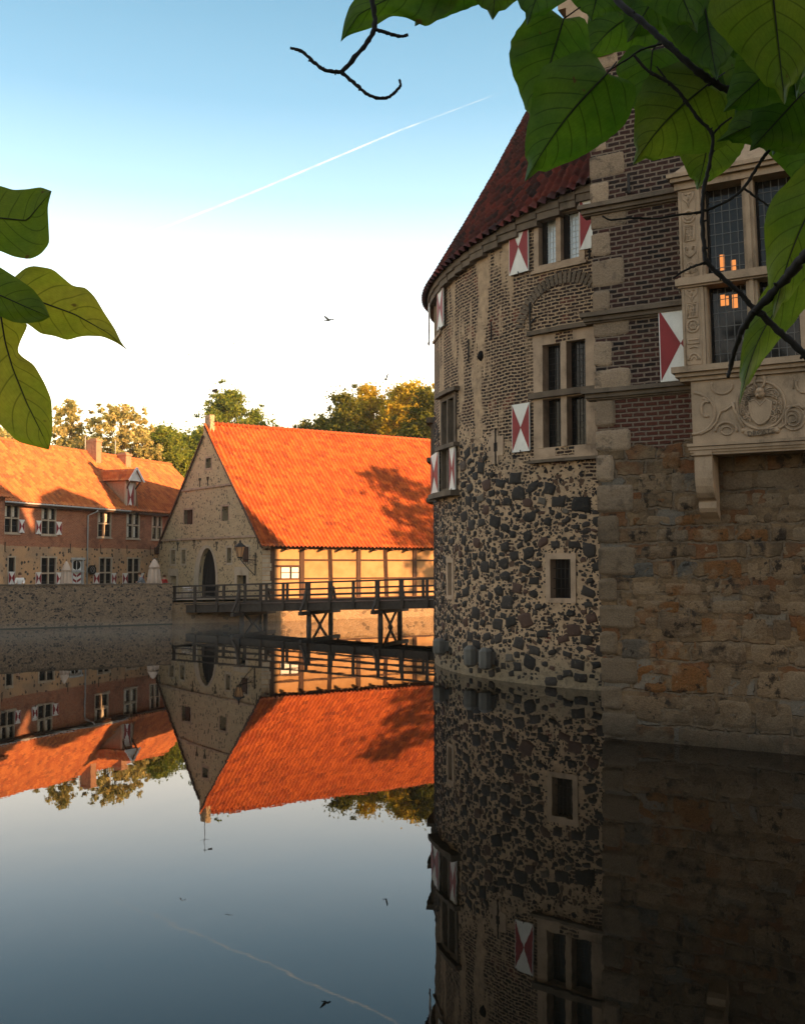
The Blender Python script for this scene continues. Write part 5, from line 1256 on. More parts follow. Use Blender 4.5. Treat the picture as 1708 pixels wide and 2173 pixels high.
# ---------------------------------------------------------------- near branches with broad leaves
Za = lambda x, y: (1032 + x/2.528, y/2.528)
Zl = lambda x, y: (x/3.479, 353 + y/3.479)
def resample(P, n):
    P = [Vector((p[0], p[1])) for p in P]; d = [0]
    for a, c in zip(P, P[1:]): d.append(d[-1] + (c-a).length)
    out = []
    for k in range(n+1):
        s = d[-1]*k/n; i = 0
        while i < len(d)-2 and d[i+1] < s: i += 1
        f = (s-d[i])/max(1e-6, d[i+1]-d[i]); out.append(P[i].lerp(P[i+1], f))
    for _ in range(1): out = [out[0]] + [out[i]*.6 + (out[i-1]+out[i+1])*.2 for i in range(1, n)] + [out[n]]
    return out
def broad_leaf(parent, Y, base=None, tip=None, width=None, skew=0.0, L=None, M=None, R=None, mat='big_leaf', fold=.10, droop=.1, tilt=0.0, seed=0, bend=0.0, petiole=None):
    """a leaf blade near distance Y; either base, tip, width in picture units or its two edges and midrib."""
    NT_, NS = 40, 9; rng = random.Random(seed)
    if L is None:
        Bp, Tp = Vector(base), Vector(tip); ax = Tp - Bp; ln = ax.length; ax.normalize(); nx = Vector((-ax.y, ax.x))
        L = []; M = []; R = []
        for k in range(NT_+1):
            t = k/NT_
            prof = (math.sin(math.pi*min(1, t*1.0)**.62))**.85 if t < 1 else 0
            prof *= (1 - .42*t); prof = max(prof, 0) * 1.22
            if t > .86: prof = prof*.6 + .0
            wob = lambda s: 1 + .05*math.sin(t*9 + s*2 + seed) + .045*noise.noise(Vector((t*14, s*5, seed*1.7)))
            lobe = .10*math.exp(-((t-.05)/.06)**2)*ln
            m = Bp + ax*(ln*t) + nx*(math.sin(t*math.pi)*bend*ln)
            M.append(m); L.append(m + nx*(width/2*prof*wob(1)*(1+skew)) - ax*lobe*(1 if 0 < k else 0)); R.append(m - nx*(width/2*prof*wob(2)*(1-skew)) - ax*lobe*(1 if 0 < k else 0))
    else:
        L = resample(L, NT_); M = resample(M, NT_); R = resample(R, NT_); ln = (M[-1]-M[0]).length
    vs = []; uvs = []; fs = []; size = ln*Y/FPX
    for k in range(NT_+1):
        t = k/NT_
        for j in range(-NS, NS+1):
            s = j/NS; e = L[k] if s < 0 else R[k]; p = M[k].lerp(e, abs(s))
            dy = size*(fold*abs(s)*1.2 - droop*(t-.35)**2*2 + tilt*(t-.5)) + size*.018*math.sin(t*16+s*5+seed)*abs(s) + size*.02*math.sin(t*5+seed)
            d = ray(p.x, p.y); vs.append(CAM + d*((Y+dy)/d.y)); uvs.append((s, t))
    w_ = 2*NS+1
    for k in range(NT_):
        for j in range(2*NS): a = k*w_+j; fs.append([a, a+1, a+w_+1, a+w_])
    b = MB(); b.add(vs, fs, 0, True, uvs)
    mid = [vs[k*w_+NS]*1.0 - Vector((0,.0012,0)) for k in range(0, NT_-3, 2)]; b.tube(mid, [.0016*(1-.8*i/len(mid)) for i in range(len(mid))], 5, 1)
    if petiole:
        q = [at(p[0], p[1], p[2] if len(p) > 2 else Y) for p in petiole] + [mid[0]]; b.tube(q, .0016, 5, 1)
    o = b.build('leaf', [MT[mat], MT['twig']], parent); return o
def limb(b, pts, Y, r, knots=True, seed=1):
    rng = random.Random(seed); P_ = []; Rr_ = []
    if len(pts) > 2:   # smooth the path
        pts = [(p[0], p[1], p[2] if len(p) > 2 else Y) for p in pts]; sm = []
        for i in range(len(pts)-1):
            p0, p1, p2, p3 = pts[max(i-1,0)], pts[i], pts[i+1], pts[min(i+2,len(pts)-1)]
            for q in (0, .25, .5, .75): sm.append(tuple(.5*(2*p1[c]+(p2[c]-p0[c])*q+(2*p0[c]-5*p1[c]+4*p2[c]-p3[c])*q*q+(3*p1[c]-p0[c]-3*p2[c]+p3[c])*q**3) for c in range(3)))
        sm.append(pts[-1]); pts = sm
    n = len(pts)
    for i, p in enumerate(pts):
        P_.append(at(p[0], p[1], Y if len(p) < 3 else p[2])); Rr_.append(r[0] + (r[1]-r[0])*i/max(1, n-1))
    # subdivide with small wobble and buds
    Q = []; S = []
    for i in range(n-1):
        m = max(2, int((P_[i+1]-P_[i]).length/.012))
        for k in range(m):
            f = k/m; rr = Rr_[i]*(1-f) + Rr_[i+1]*f
            Q.append(P_[i].lerp(P_[i+1], f) + Vector((rng.uniform(-1,1), rng.uniform(-1,1), rng.uniform(-1,1)))*rr*.22); S.append(rr*rng.uniform(.85, 1.2))
    Q.append(P_[-1]); S.append(Rr_[-1]*1.1); b.tube(Q, S, 7)
    if knots:
        for k in range(3, len(Q)-1, 7):
            d = Vector((rng.uniform(-1,1), rng.uniform(-1,1), rng.uniform(-1,1))).normalized()
            b.tube([Q[k], Q[k]+d*S[k]*1.7], [S[k]*.7, S[k]*.3], 5)
# big branch at the upper right
br = thing('leafy_branch', at(1500, 250, 1.9), 'dark branch with broad green heart shaped leaves hanging over the upper right', 'branch')
b = MB(); Yb = 1.9
limb(b, [(1270,-70,2.1),(1305,-5,2.0),(1360,43,1.95),(1408,85,1.92),(1463,134,1.9),(1503,166,1.9),(1545,190,1.9),(1620,215,1.9),(1760,240,1.95)], Yb, (.0062,.0072), seed=1)
limb(b, [(1344,115),(1376,150),(1418,174),(1453,210),(1483,253),(1512,285),(1506,345),(1494,400),(1490,455),(1494,520),(1500,555),(1535,590),(1570,622),(1600,655)], Yb, (.0028,.0050), seed=2)
limb(b, [(1290,150),(1330,125),(1360,105),(1404,92)], Yb, (.0014,.0022), seed=3)
limb(b, [(1393,140),(1408,160),(1420,178)], Yb, (.0016,.002), seed=4)
limb(b, [(1512,285),(1530,265),(1552,248)], Yb, (.0022,.0018), seed=5)
limb(b, [(1278,457),(1296,466),(1340,462),(1390,463),(1440,455),(1490,448),(1545,425),(1578,398),(1600,365),(1622,330),(1650,300)], Yb, (.0016,.0036), seed=6)
limb(b, [(1578,398),(1600,415),(1622,430),(1645,448)], Yb, (.0026,.0016), seed=7)
limb(b, [(1428,590),(1455,572),(1495,556)], Yb, (.0016,.0026), seed=8)
limb(b, [(1780,470,1.6),(1710,540,1.68),(1660,600,1.75),(1602,660,1.8),(1570,710,1.85),(1552,770,1.9),(1545,800,1.9)], 1.8, (.011,.003), seed=9)
limb(b, [(1602,655,1.8),(1650,700,1.8),(1700,745,1.8),(1760,800,1.8)], 1.8, (.006,.007), seed=10)
b.build('wood', MT['twig'], br)
def za(p): return Za(*p)
LV = [  # base, tip, width, Y, skew, mat
 (za((415,98)), za((237,690)), 400/2.528*1.12*.9, 2.05, .12, 'big_leaf', .0),
 (za((648,392)), za((206,972)), 500/2.528*1.1*.9, 1.9, -.02, 'big_leaf', .04),
 (za((940,20)), za((520,330)), 420/2.528, 2.15, .1, 'big_leaf', .1),
 (za((890,268)), za((852,682)), 300/2.528*1.1, 2.0, 0, 'big_leaf', .0),
 (za((1190,450)), za((785,882)), 470/2.528*1.1, 1.95, -.1, 'big_leaf_warm', .05),
 (za((1205,640)), za((1130,1018)), 330/2.528*1.15, 2.05, 0, 'big_leaf_warm', -.02),
 (za((1790,660)), za((1232,760)), 380/2.528, 1.85, .1, 'big_leaf', .1),
 (za((1520,-170)), za((1600,560)), 520/2.528*1.1, 1.6, .1, 'big_leaf_warm', .0),
 (za((1150,-90)), za((1235,430)), 420/2.528*1.1, 1.8, 0, 'big_leaf', .0),
 (za((1600,300)), za((1270,600)), 300/2.528*1.15, 1.7, 0, 'big_leaf', .0),
 (za((1500,250)), za((1200,620)), 300/2.528, 2.1, 0, 'big_leaf', .1),
 (za((1740,700)), za((1690,1010)), 360/2.528, 2.1, .3, 'big_leaf', .0),
 (za((620,-130)), za((560,110)), 420/2.528, 2.1, 0, 'big_leaf', .0),
 ((1760,370), (1640,680), 150, 1.75, 0, 'big_leaf_warm', .05),
 ((1740,560), (1568,860), 90, 1.95, 0, 'big_leaf_warm', .1),
 ((1000,-110), (880,55), 190, 1.9, .1, 'big_leaf', .0),
 ((1060,-120), (1045,42), 180, 1.85, 0, 'big_leaf', .0),
 ((1180,-130), (1118,52), 180, 1.95, 0, 'big_leaf', .0),
 ((1400,-120), (1480,70), 190, 1.75, 0, 'big_leaf', .0),
 ((1640,-100), (1690,210), 190, 1.7, 0, 'big_leaf', .0),
 ((1560,-60), (1585,150), 180, 1.85, 0, 'big_leaf', .0),
 ((1480,100), (1440,300), 120, 2.15, 0, 'big_leaf', .0),
 ((1700,200), (1590,320), 150, 1.8, 0, 'big_leaf', .0),
 ((1640,60), (1560,260), 170, 2.0, 0, 'big_leaf', .0),
 ((1420,-60), (1330,90), 150, 2.1, 0, 'big_leaf', .0),
 ((1500,-20), (1490,170), 190, 2.0, 0, 'big_leaf', .0),
 ((1690,120), (1640,330), 170, 2.05, 0, 'big_leaf', .0),
 ((1600,170), (1520,250), 110, 2.1, 0, 'big_leaf', .0),
 ((1740,-20), (1660,120), 170, 1.9, 0, 'big_leaf', .0),
]
for i, (bp_, tp_, w_, Y_, sk, m_, bd) in enumerate(LV):
    broad_leaf(br, Y_, bp_, tp_, w_, sk, mat=m_, seed=i*3+1, bend=bd, fold=.08, droop=.12, tilt=.25*math.sin(i*2.1), petiole=[(bp_[0]+(20 if i % 2 else 35), bp_[1]-25, Y_)])
# explicit leaf at the left end: long tip over the sky
broad_leaf(br, 1.85, L=[(1010,-60),(900,-90),(800,-60),(742,10),(730,45),(723,88)], M=[(1010,-60),(900,-30),(820,-2),(760,30),(723,88)], R=[(1010,-60),(960,20),(905,57),(862,36),(830,32),(790,58),(750,70),(735,76),(723,88)], seed=50, fold=.04, droop=.05)
# bare twig
tw = thing('bare_twig', at(790, -40, 1.85), 'bare forked dark twig hanging down into the blue sky at top centre', 'twig')
b = MB(); limb(b, [(783,-60),(790,0),(795,58),(770,100),(725,152)], 1.8, (.0050,.0042), False, 21)
limb(b, [(795,62),(825,70),(850,76),(866,73)], 1.8, (.0034,.0028), True, 22)
limb(b, [(725,152),(690,148),(665,130),(640,108),(616,101)], 1.8, (.0040,.0026), True, 23)
limb(b, [(725,152),(755,178),(785,202),(820,207),(842,190),(850,180),(847,168)], 1.8, (.0036,.0022), True, 24)
b.build('wood', MT['twig'], tw)
# left cluster
lf = thing('hanging_leaves', at(-40, 560, 1.6), 'yellow green broad leaves reaching in from the left edge against the white sky', 'branch')
b = MB(); limb(b, [(-160,420),(-90,520),(-60,600),(-30,640)], 1.62, (.005,.003), True, 31); b.build('wood', MT['twig'], lf)
zl = lambda *a: [Zl(*p) for p in a]
broad_leaf(lf, 1.6, L=zl((-350,350),(-200,140),(0,140),(100,172),(200,166),(300,150),(382,180)), M=zl((-350,350),(0,380),(200,400),(382,180)), R=zl((-350,350),(-200,560),(0,622),(100,665),(220,686),(300,650),(366,570),(352,300),(366,235),(382,180)), seed=60, mat='big_leaf_warm', fold=.03, droop=.05)
broad_leaf(lf, 1.62, L=zl((20,900),(110,812),(180,750),(240,730),(390,755),(540,885),(630,890),(700,960),(770,1080),(850,1200),(900,1310),(955,1365)), M=zl((20,900),(300,1000),(550,1090),(800,1230),(955,1365)), R=zl((20,900),(80,1100),(210,1165),(300,1235),(400,1250),(500,1285),(570,1260),(640,1250),(760,1255),(860,1300),(955,1365)), seed=61, mat='big_leaf_lit', fold=.03, droop=.05)
broad_leaf(lf, 1.56, L=zl((-300,850),(-100,690),(0,742),(115,815),(240,900),(320,1000),(368,1110)), M=zl((-300,850),(0,950),(200,1040),(368,1110)), R=zl((-300,850),(-150,1080),(0,1105),(100,1150),(200,1158),(310,1145),(368,1110)), seed=62, mat='big_leaf_warm', fold=.03, droop=.04)
broad_leaf(lf, 1.64, L=zl((0,1050),(100,1060),(210,1165),(150,1290),(125,1368),(170,1410),(250,1460),(330,1600),(380,1720),(388,1900),(385,2000),(360,2092)), M=zl((0,1050),(40,1300),(100,1500),(200,1750),(300,1950),(360,2092)), R=zl((0,1050),(-200,1200),(-300,1500),(-150,1800),(0,1905),(60,1960),(120,2030),(200,2052),(360,2092)), seed=63, mat='big_leaf_lit', fold=.03, droop=.05)
# the crown these branches belong to, overhead and to the right of the camera
nt = thing('riverside_tree', (8.0, -2.5, 1.9), 'large broad leaved tree overhanging the near bank', 'tree')
b = MB(); b.tube([(8,-2.5,1.6),(7.8,-2.4,4),(7.5,-2.2,6.5),(7.2,-2,10)], [.35,.28,.2,.05], 10)
for k, e in enumerate([(3.2,1.4,5.6),(5.0,3.2,6.6),(9.5,2.6,6.5),(10,-4,7.5),(4.5,-4,7.0),(11.5,0,6),(6,0,9)]): b.tube([(7.8,-2.4,4+k*.3), ((7.8+e[0])/2, (-2.4+e[1])/2, (4.5+e[2])/2+.3), e], [.14,.08,.03], 6)
b.build('trunk', MT['bark'], nt)
rng = random.Random(3); cs = []; rs = []
for k in range(160):
    while True:
        v = Vector((rng.uniform(-1,1), rng.uniform(-1,1), rng.uniform(-1,1)))
        if .35 < v.length < 1: break
    c = Vector((8.4+v.x*4.6, -.6+v.y*4.6, 7.4+v.z*3.6))
    if c.y > .2 and abs(c.x/c.y) < .56 and c.z < 4+c.y*1.1: continue
    if c.y > .5 and c.x < c.y*.62+1.0: continue
    cs.append(tuple(c)); rs.append(rng.uniform(.8,1.2))
for k in range(34):  # extra unseen clumps added to block the sun from the branch leaves
    v = Vector((rng.gauss(0,1), rng.gauss(0,1), rng.gauss(0,1))); cs.append((8.3+v.x*1.0, -1.7+v.y*1.1, 7.0+v.z*1.0)); rs.append(.9)
quads('crown', leafcloud(cs, rs, 85, .13, 44), MT['leaf_dark'], nt)
# ---------------------------------------------------------------- parasols
def parasol(loc, ztop, wdt, label, seed):
    root = thing('closed_parasol', loc, label, 'parasol', 'closed parasols on the cafe terrace'); x, y, z = loc
    b = MB(); b.tube([(x,y,z),(x,y,ztop+.12)], .025, 6); b.build('pole', MT['timber'], root)
    b = MB(); h = ztop - z; b.lathe((x,y,0), [(.03,ztop),(.12*wdt,ztop-.12),(.30*wdt,ztop-.55),(.31*wdt,ztop-.6)], 24); b.build('cap', MT['canvas'], root)
    b = MB(); b.lathe((x,y,0), [(.1*wdt,ztop-.4),(.25*wdt,ztop-.7),(.31*wdt,ztop-1.3),(.40*wdt,ztop-2.0),(.36*wdt,ztop-2.02)], 48, fn=lambda a, z: 1+.24*math.sin(a*7+seed)+.04*math.sin(a*19)); b.build('canopy', MT['canvas'], root)
    b = MB(); b.lathe((x,y,0), [(.25,z),(.25,z+.08),(.05,z+.12)], 16); b.build('base', MT['granite'], root)
for px, yt, Y, wd, lab, s in ((141,1191,63,1.0,'slimmer closed cream parasol left of the patterned door',0),(328,1186,67,1.25,'bigger closed cream parasol near the barn corner',2)):
    p = at(px, yt, Y); parasol((p.x, p.y, 1.45), p.z, wd, lab, s)
# ---------------------------------------------------------------- people on the terrace
SK = simple('skin', (.50,.28,.19), .6, .08, 5, .05); HR = simple('brown_hair', (.10,.045,.022), .8, .2, 20, .2)
CL = {'w': simple('white_shirt', (.72,.70,.68), .9, .08, 5, .2), 'g': simple('grey_jumper', (.16,.18,.21), .9, .2, 8, .3), 'r': simple('red_jacket', (.42,.03,.025), .8, .1, 5, .2), 'j': simple('dark_trousers', (.03,.035,.05), .9, .1, 5, .2)}
def skinned(name, verts, edges, radii, mat, parent, root=0):
    me = bpy.data.meshes.new(name); me.from_pydata(verts, edges, []); o = bpy.data.objects.new(name, me); COL.objects.link(o)
    sk = o.modifiers.new('s', 'SKIN'); sk.use_smooth_shade = True
    for i, r in enumerate(radii): me.skin_vertices[0].data[i].radius = (r, r) if not isinstance(r, tuple) else r
    me.skin_vertices[0].data[root].use_root = True
    sb = o.modifiers.new('d', 'SUBSURF'); sb.levels = 1; sb.render_levels = 1
    dg = bpy.context.evaluated_depsgraph_get(); dg.update(); m2 = bpy.data.meshes.new_from_object(o.evaluated_get(dg)); bpy.data.objects.remove(o)
    m2.materials.clear(); m2.materials.append(mat); r_ = bpy.data.objects.new(name, m2); COL.objects.link(r_); r_.parent = parent; return r_
def sitting(loc, rz, cloth, label, lean=.1, hair=True, z0=.0):
    root = thing('person', loc, label, 'person'); root.rotation_euler = (0, 0, rz)
    y = -lean   # faces -y
    V = [(0,0,.52),(0,y*.5,.78),(0,y,1.02),(0,y*1.15,1.12),(0,y*1.3,1.22),(0,y*1.5-.01,1.33),
         (-.18,y,1.03),(-.25,y-.06,.80),(-.16,y-.26,.74),(-.12,y-.34,.75),(.18,y,1.03),(.25,y-.06,.80),(.16,y-.26,.74),(.12,y-.34,.75),
         (-.1,-.02,.50),(-.12,-.42,.50),(-.12,-.44,.08),(-.12,-.56,.05),(.1,-.02,.50),(.12,-.42,.50),(.12,-.44,.08),(.12,-.56,.05)]
    E = [(0,1),(1,2),(2,3),(3,4),(4,5),(2,6),(6,7),(7,8),(8,9),(2,10),(10,11),(11,12),(12,13),(0,14),(14,15),(15,16),(16,17),(0,18),(18,19),(19,20),(20,21)]
    Rr = [.13,.125,.13,.055,.085,.075,.065,.05,.04,.03,.065,.05,.04,.03,.09,.07,.05,.04,.09,.07,.05,.04]
    skinned('body', V, E, Rr, SK, root)
    skinned('top', V[:3]+[(0,y*1.1,1.08)]+V[6:9]+V[10:13], [(0,1),(1,2),(2,3),(2,4),(4,5),(5,6),(2,7),(7,8),(8,9)], [.15,.15,.155,.07,.085,.068,.052,.085,.068,.052], CL[cloth], root)
    skinned('trousers', [V[0],V[14],V[15],V[16],V[18],V[19],V[20]], [(0,1),(1,2),(2,3),(0,4),(4,5),(5,6)], [.14,.105,.085,.065,.105,.085,.065], CL['j'], root)
    b = MB(); hc = Vector((0, y*1.42+.02, 1.30)); vs = []; fs = []; seg = 12
    for i in range(6):
        a = i/5*math.pi*.62
        for k in range(seg):
            th = 2*math.pi*k/seg; v = Vector((math.sin(a)*math.cos(th)*.103, math.sin(a)*math.sin(th)*.115+.012, math.cos(a)*.12)); vs.append(hc + v)
    for i in range(5):
        for k in range(seg): p = i*seg+k; q = i*seg+(k+1) % seg; fs.append([p, p+seg, q+seg, q])
    me = bpy.data.meshes.new('hair'); me.from_pydata([tuple(v) for v in vs], [], fs); me.materials.append(HR)
    for p in me.polygons: p.use_smooth = True
    o = bpy.data.objects.new('hair', me); COL.objects.link(o); o.parent = root
    b = MB();     # face details
    for sx in (-.035, .035): b.lathe((sx, y*1.42-.075, 1.29), [(.004,-.01),(.011,0),(.004,.01)], 6)
    b.v = [tuple(v) for v in b.v]; me = bpy.data.meshes.new('eyes'); me.from_pydata(b.v, [], b.f); me.materials.append(MT['dark']); o = bpy.data.objects.new('eyes', me); COL.objects.link(o); o.parent = root
    return root
def bench(loc, rz):
    r = thing('cafe_bench', loc, 'wooden terrace bench under a seated guest', 'bench', 'benches on the terrace behind the moat wall'); r.rotation_euler = (0, 0, rz); me = []
    for nm, bars in (('seat', [((-.5,y,.44),(.5,y,.44),.12,.035) for y in (-.2,-.05,.1)]), ('leg', [((-.42,-.2,0),(-.42,-.2,.42),.06,.06)]), ('leg', [((.42,-.2,0),(.42,-.2,.42),.06,.06)]), ('leg', [((-.42,.12,0),(-.42,.12,.42),.06,.06)]), ('leg', [((.42,.12,0),(.42,.12,.42),.06,.06)])):
        b = MB()
        for a_, c_, w, h in bars: b.bar(a_, c_, w, h)
        m = bpy.data.meshes.new(nm); m.from_pydata(b.v, [], b.f); m.materials.append(MT['timber']); o = bpy.data.objects.new(nm, m); COL.objects.link(o); o.parent = r
for px, Y, rz, cl, lab, ln in ((42,60,R_(20),'w','person in a white shirt sitting behind the wall at the far left',.12),(308,67,R_(-70),'g','person with brown hair in a grey jumper bending forward left of the big parasol',.28),(346,69.5,R_(60),'r','person in a red jacket sitting right of the big parasol',.1)):
    p = at(px, 1236, Y); z = 1.45 + (.1 if cl == 'r' else .32 if cl == 'w' else .28); q = sitting((p.x, p.y, z), rz, cl, lab, ln)
# ---------------------------------------------------------------- sign, lantern, cafe furniture
u, z = FH.q(*Z1(687, 1569), .3); sg = thing('wall_sign', FH.P(u, z, .1), 'small black eight sided hanging sign with a pale ring beside the downpipe', 'sign')
b = MB(); P_ = [FH.P(u+.42*math.cos(R_(22.5+45*k)), z+.36*math.sin(R_(22.5+45*k)), .3) for k in range(8)]; b.prism(P_, FH.n*.1); b.build('board', MT['iron'], sg)
b = MB(); pts = [FH.P(u+.2*math.cos(R_(a)), z+.02+.2*math.sin(R_(a)), .305) for a in range(0,361,30)]; b.tube(pts, .012, 4); b.tube([FH.P(u-.12,z-.1,.305),FH.P(u,z+.12,.305),FH.P(u+.12,z-.1,.305)], .012, 4); b.build('emblem', MT['zinc'], sg)
b = MB(); b.bar(FH.P(u, z+.3, .25), FH.P(u, z+.3, -.02), .04, .04); b.build('bracket', MT['iron'], sg)
ul, zl_ = FG.q(*Z9(962, 285), 1.3); up_, zp = FG.q(*Z9(1133, 440), .03)
lan = thing('wall_lantern', FG.P(up_, zp, 0), 'large old glazed lantern on a scrolled iron bracket at the barn corner', 'lantern')
b = MB(); zt_ = FG.q(*Z9(1133, 310), .03)[1]; zb_ = FG.q(*Z9(1133, 555), .03)[1]; b.bar(FG.P(up_, zb_, .04), FG.P(up_, zt_, .04), .07, .05)
e_ = FG.P(ul, zl_-.55, 1.3); s_ = FG.P(up_, zt_-.5, .04); s2_ = FG.P(up_, zt_-1.5, .04)
b.bar(s_, e_, .05, .05); b.tube([s2_, s2_.lerp(e_, .4)+Vector((0,0,-.05)), e_], .03, 5)
for f, r in ((.25,.22),(.55,.15)):
    c_ = s_.lerp(e_, f) - Vector((0,0,.25)); d_ = (e_-s_).normalized(); b.tube([c_ + d_*math.cos(R_(a))*r*(1-a/900) + Vector((0,0,1))*math.sin(R_(a))*r*(1-a/900) for a in range(0, 600, 40)], .014, 4)
b.build('bracket', MT['iron'], lan)
lx, ly, lz = FG.P(ul, zl_, 1.3)
b = MB(); b.lathe((lx,ly,lz), [(.16,-.42),(.31,.22)], 6, sm=False); b.build('glazing', simple('lantern_glass', (.50,.28,.14), .15, .1, 3, 0), lan)
b = MB(); 
for k in range(6):
    a = 2*math.pi*k/6; b.bar((lx+.165*math.cos(a), ly+.165*math.sin(a), lz-.42), (lx+.32*math.cos(a), ly+.32*math.sin(a), lz+.22), .03, .03)
b.lathe((lx,ly,lz), [(.18,-.52),(.18,-.42)], 6, sm=False); b.lathe((lx,ly,lz), [(.40,.22),(.36,.27),(.12,.46),(.07,.5),(.05,.62),(.01,.7)], 6, sm=False); b.build('cage', MT['iron'], lan)
def chair(loc, rz, label):
    r = thing('cafe_chair', loc, label, 'chair', 'metal cafe chairs in front of the gateway'); r.rotation_euler = (0,0,rz)
    def part(nm, f, mat='metal'):
        b = MB(); f(b); m = bpy.data.meshes.new(nm); m.from_pydata(b.v, [], b.f); m.materials.append(MT[mat]); o = bpy.data.objects.new(nm, m); COL.objects.link(o); o.parent = r
    for sx in (-.22,.22):
        for sy in (-.22,.22): part('leg', lambda b: b.tube([(sx*1.15,sy*1.15,0),(sx,sy,.45)], .018, 6))
    part('seat', lambda b: b.bar((0,-.24,.46),(0,.24,.46), .48,.03))
    part('armrest', lambda b: (b.tube([(-.25,-.2,.46),(-.27,-.2,.68),(-.27,.22,.68)], .018, 6), b.tube([(.25,-.2,.46),(.27,-.2,.68),(.27,.22,.68)], .018, 6)))
    part('backrest', lambda b: (b.tube([(-.24,.22,.46),(-.24,.28,.88),(.24,.28,.88),(.24,.22,.46)], .018, 6), [b.bar((-.24,.255+.02*k,.58+.1*k),(.24,.255+.02*k,.58+.1*k),.012,.05) for k in range(3)]))
for px, rz, lab in ((394, R_(200), 'left metal cafe chair seen through the bridge railing'), (416, R_(120), 'right metal cafe chair seen through the bridge railing')):
    p = at(px, 1285, 66); chair((p.x, p.y, GZ), rz, lab)
p = at(405, 1285, 66.6); tb = thing('cafe_table', (p.x, p.y, GZ), 'small round metal cafe table between the two chairs', 'table')
b = MB(); b.lathe((p.x,p.y,GZ), [(.38,.72),(.38,.75)], 20); b.build('tabletop', MT['metal'], tb)
b = MB(); b.tube([(p.x,p.y,GZ+.05),(p.x,p.y,GZ+.72)], .03, 8); b.lathe((p.x,p.y,GZ), [(.22,0),(.22,.03),(.04,.06)], 12); b.build('pedestal', MT['metal'], tb)
# ---------------------------------------------------------------- birds
BM = simple('bird_feathers', (.09,.08,.05), .8, .3, 20, .2); BM2 = simple('pale_feathers', (.22,.20,.16), .8, .3, 20, .2)
def bird(px, py, Y, span, up, rz, label, mat=BM, roll=0.0):
    c = at(px, py, Y); root = thing('bird', c, label, 'bird', 'birds flying over the moat'); root.rotation_euler = (0, roll, rz)
    def part(nm, f):
        b = MB(); f(b); m = bpy.data.meshes.new(nm); m.from_pydata(b.v, [], b.f); m.materials.append(mat)
        for q in m.polygons: q.use_smooth = True
        o = bpy.data.objects.new(nm, m); COL.objects.link(o); o.parent = root
    s = span/2
    part('body', lambda b: b.tube([(0,-.42*s,.02*s),(0,-.36*s,.05*s),(0,-.28*s,.04*s),(0,-.1*s,0),(0,.12*s,0),(0,.35*s,.0),(0,.55*s,.01*s)], [.02*s,.075*s,.07*s,.125*s,.11*s,.05*s,.075*s], 8))
    for sx in (-1, 1):
        h = up[0 if sx < 0 else 1]
        P_ = [[(sx*.06*s,-.12*s,.05*s),(sx*.06*s,.16*s,.05*s)],[(sx*.42*s,-.2*s,(h*.6)*s),(sx*.42*s,.16*s,(h*.55)*s)],[(sx*.75*s,-.12*s,h*.85*s),(sx*.75*s,.14*s,h*.8*s)],[(sx*1.0*s,.08*s,h*s),(sx*.97*s,.14*s,h*s)]]
        def wing(b, P_=P_):
            for a_, c_ in zip(P_, P_[1:]):
                t_ = Vector((0,0,.012*s)); q = [Vector(a_[0]), Vector(c_[0]), Vector(c_[1]), Vector(a_[1])]
                b.prism(q, t_)
        part('wing', wing)
bird(697, 679, 40, .68, (-.1,.9), R_(60), 'largest bird, dark with wings spread, in the white sky left of the castle', roll=.5)
bird(402, 751, 62, .5, (-.25,-.5), R_(175), 'lowest left small bird gliding with drooping wings', BM2)
bird(497, 729, 60, .5, (.05,-.2), R_(180), 'small bird gliding level right above the barn', BM2)
bird(819, 806, 51, .5, (1.3,.6), R_(120), 'dark bird flapping in front of the golden trees')
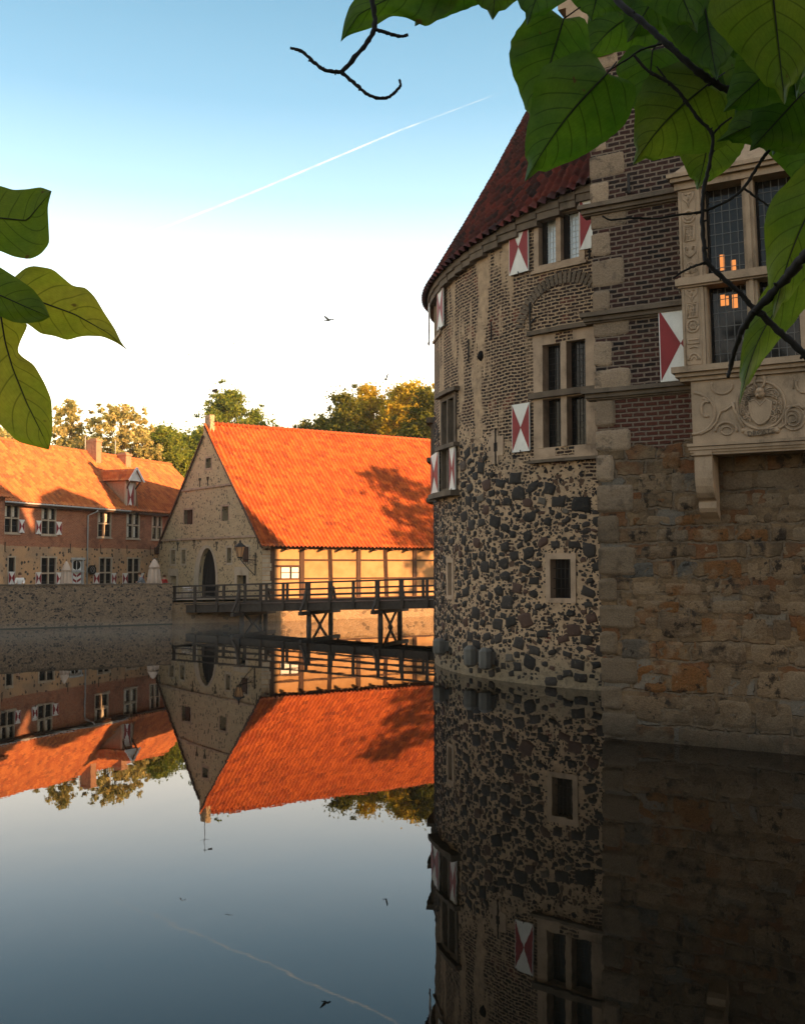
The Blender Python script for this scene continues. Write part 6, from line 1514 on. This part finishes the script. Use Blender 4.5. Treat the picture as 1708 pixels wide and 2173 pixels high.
# ---------------------------------------------------------------- contrails
t = NT('contrail'); n = t.noise(t.obj(), .004, 3); d = t.n('ShaderNodeBsdfTranslucent', {'Color': (.9,.95,1.0)}); tr_ = t.n('ShaderNodeBsdfTransparent')
x, y, z_ = t.sep(t.uv()); al_ = t.math('MULTIPLY', t.math('MULTIPLY', t.ss(n, .2, .7), t.math('SUBTRACT', 1.0, t.math('POWER', t.math('ABSOLUTE', t.math('SUBTRACT', t.math('MULTIPLY', y, 2.0), 1.0)), 1.5))), .17, clamp=True)
m = t.n('ShaderNodeMixShader', {0: al_, 1: tr_.outputs[0], 2: d.outputs[0]}); t.t.links.new(m.outputs[0], t.out.inputs[0])
def contrail(pts, wpx, label, zc=4000):
    P_ = [gp(x, y, zc) for x, y in pts]; n = 24; vs = []; uv = []; fs = []
    for k in range(n+1):
        f = k/n*(len(P_)-1); i = min(int(f), len(P_)-2); p = P_[i].lerp(P_[i+1], f-i); 
        r = p.length*wpx/FPX/2 * (.6 + .8*(1-k/n)); d = (P_[-1]-P_[0]).normalized(); s_ = d.cross(p.normalized()).normalized(); u_ = s_.cross(d)
        for j in range(6): a = 2*math.pi*j/6; vs.append(p + s_*r*math.cos(a) + u_*r*math.sin(a)*.5); uv.append((j/6, k/n))
    for k in range(n):
        for j in range(6): a = k*6+j; c = k*6+(j+1) % 6; fs.append([a, c, c+6, a+6])
    b = MB(); b.add(vs, fs, 0, True, uv); o = b.build('contrail', t.mat); tag(o, label, 'contrail'); o.visible_shadow = True
contrail([(240,525),(530,410),(850,275),(1090,185)], 4, 'long bright contrail climbing across the sky to the upper right')

# ---------------------------------------------------------------- morning haze
b = MB(); Fh = Flat((0, 0), (1, 0)); b.box(Fh, -160, 110, -1.5, 42, -190, 40)
hz = b.build('haze', []); 
t = NT('haze_air'); pv = t.n('ShaderNodeVolumePrincipled', {'Color': (1.0, .92, .80), 'Density': .00028, 'Anisotropy': .35}); t.t.links.new(pv.outputs[0], t.out.inputs['Volume'])
hz.data.materials.append(t.mat); hz['kind'] = 'stuff'; hz['label'] = 'thin warm morning haze over the moat'

b = MB(); Fm = Flat(W1, (W1 - W0).normalized()); b.box(Fm, -22, 5, .02, .5, .3, 13)
m_ = b.build('mist', []); t = NT('mist_air'); pv = t.n('ShaderNodeVolumePrincipled', {'Color': (1.0, .93, .85), 'Density': .010}); t.t.links.new(pv.outputs[0], t.out.inputs['Volume'])
m_.data.materials.append(t.mat); m_['kind'] = 'stuff'; m_['label'] = 'wisps of pale mist lying on the water below the terrace wall'
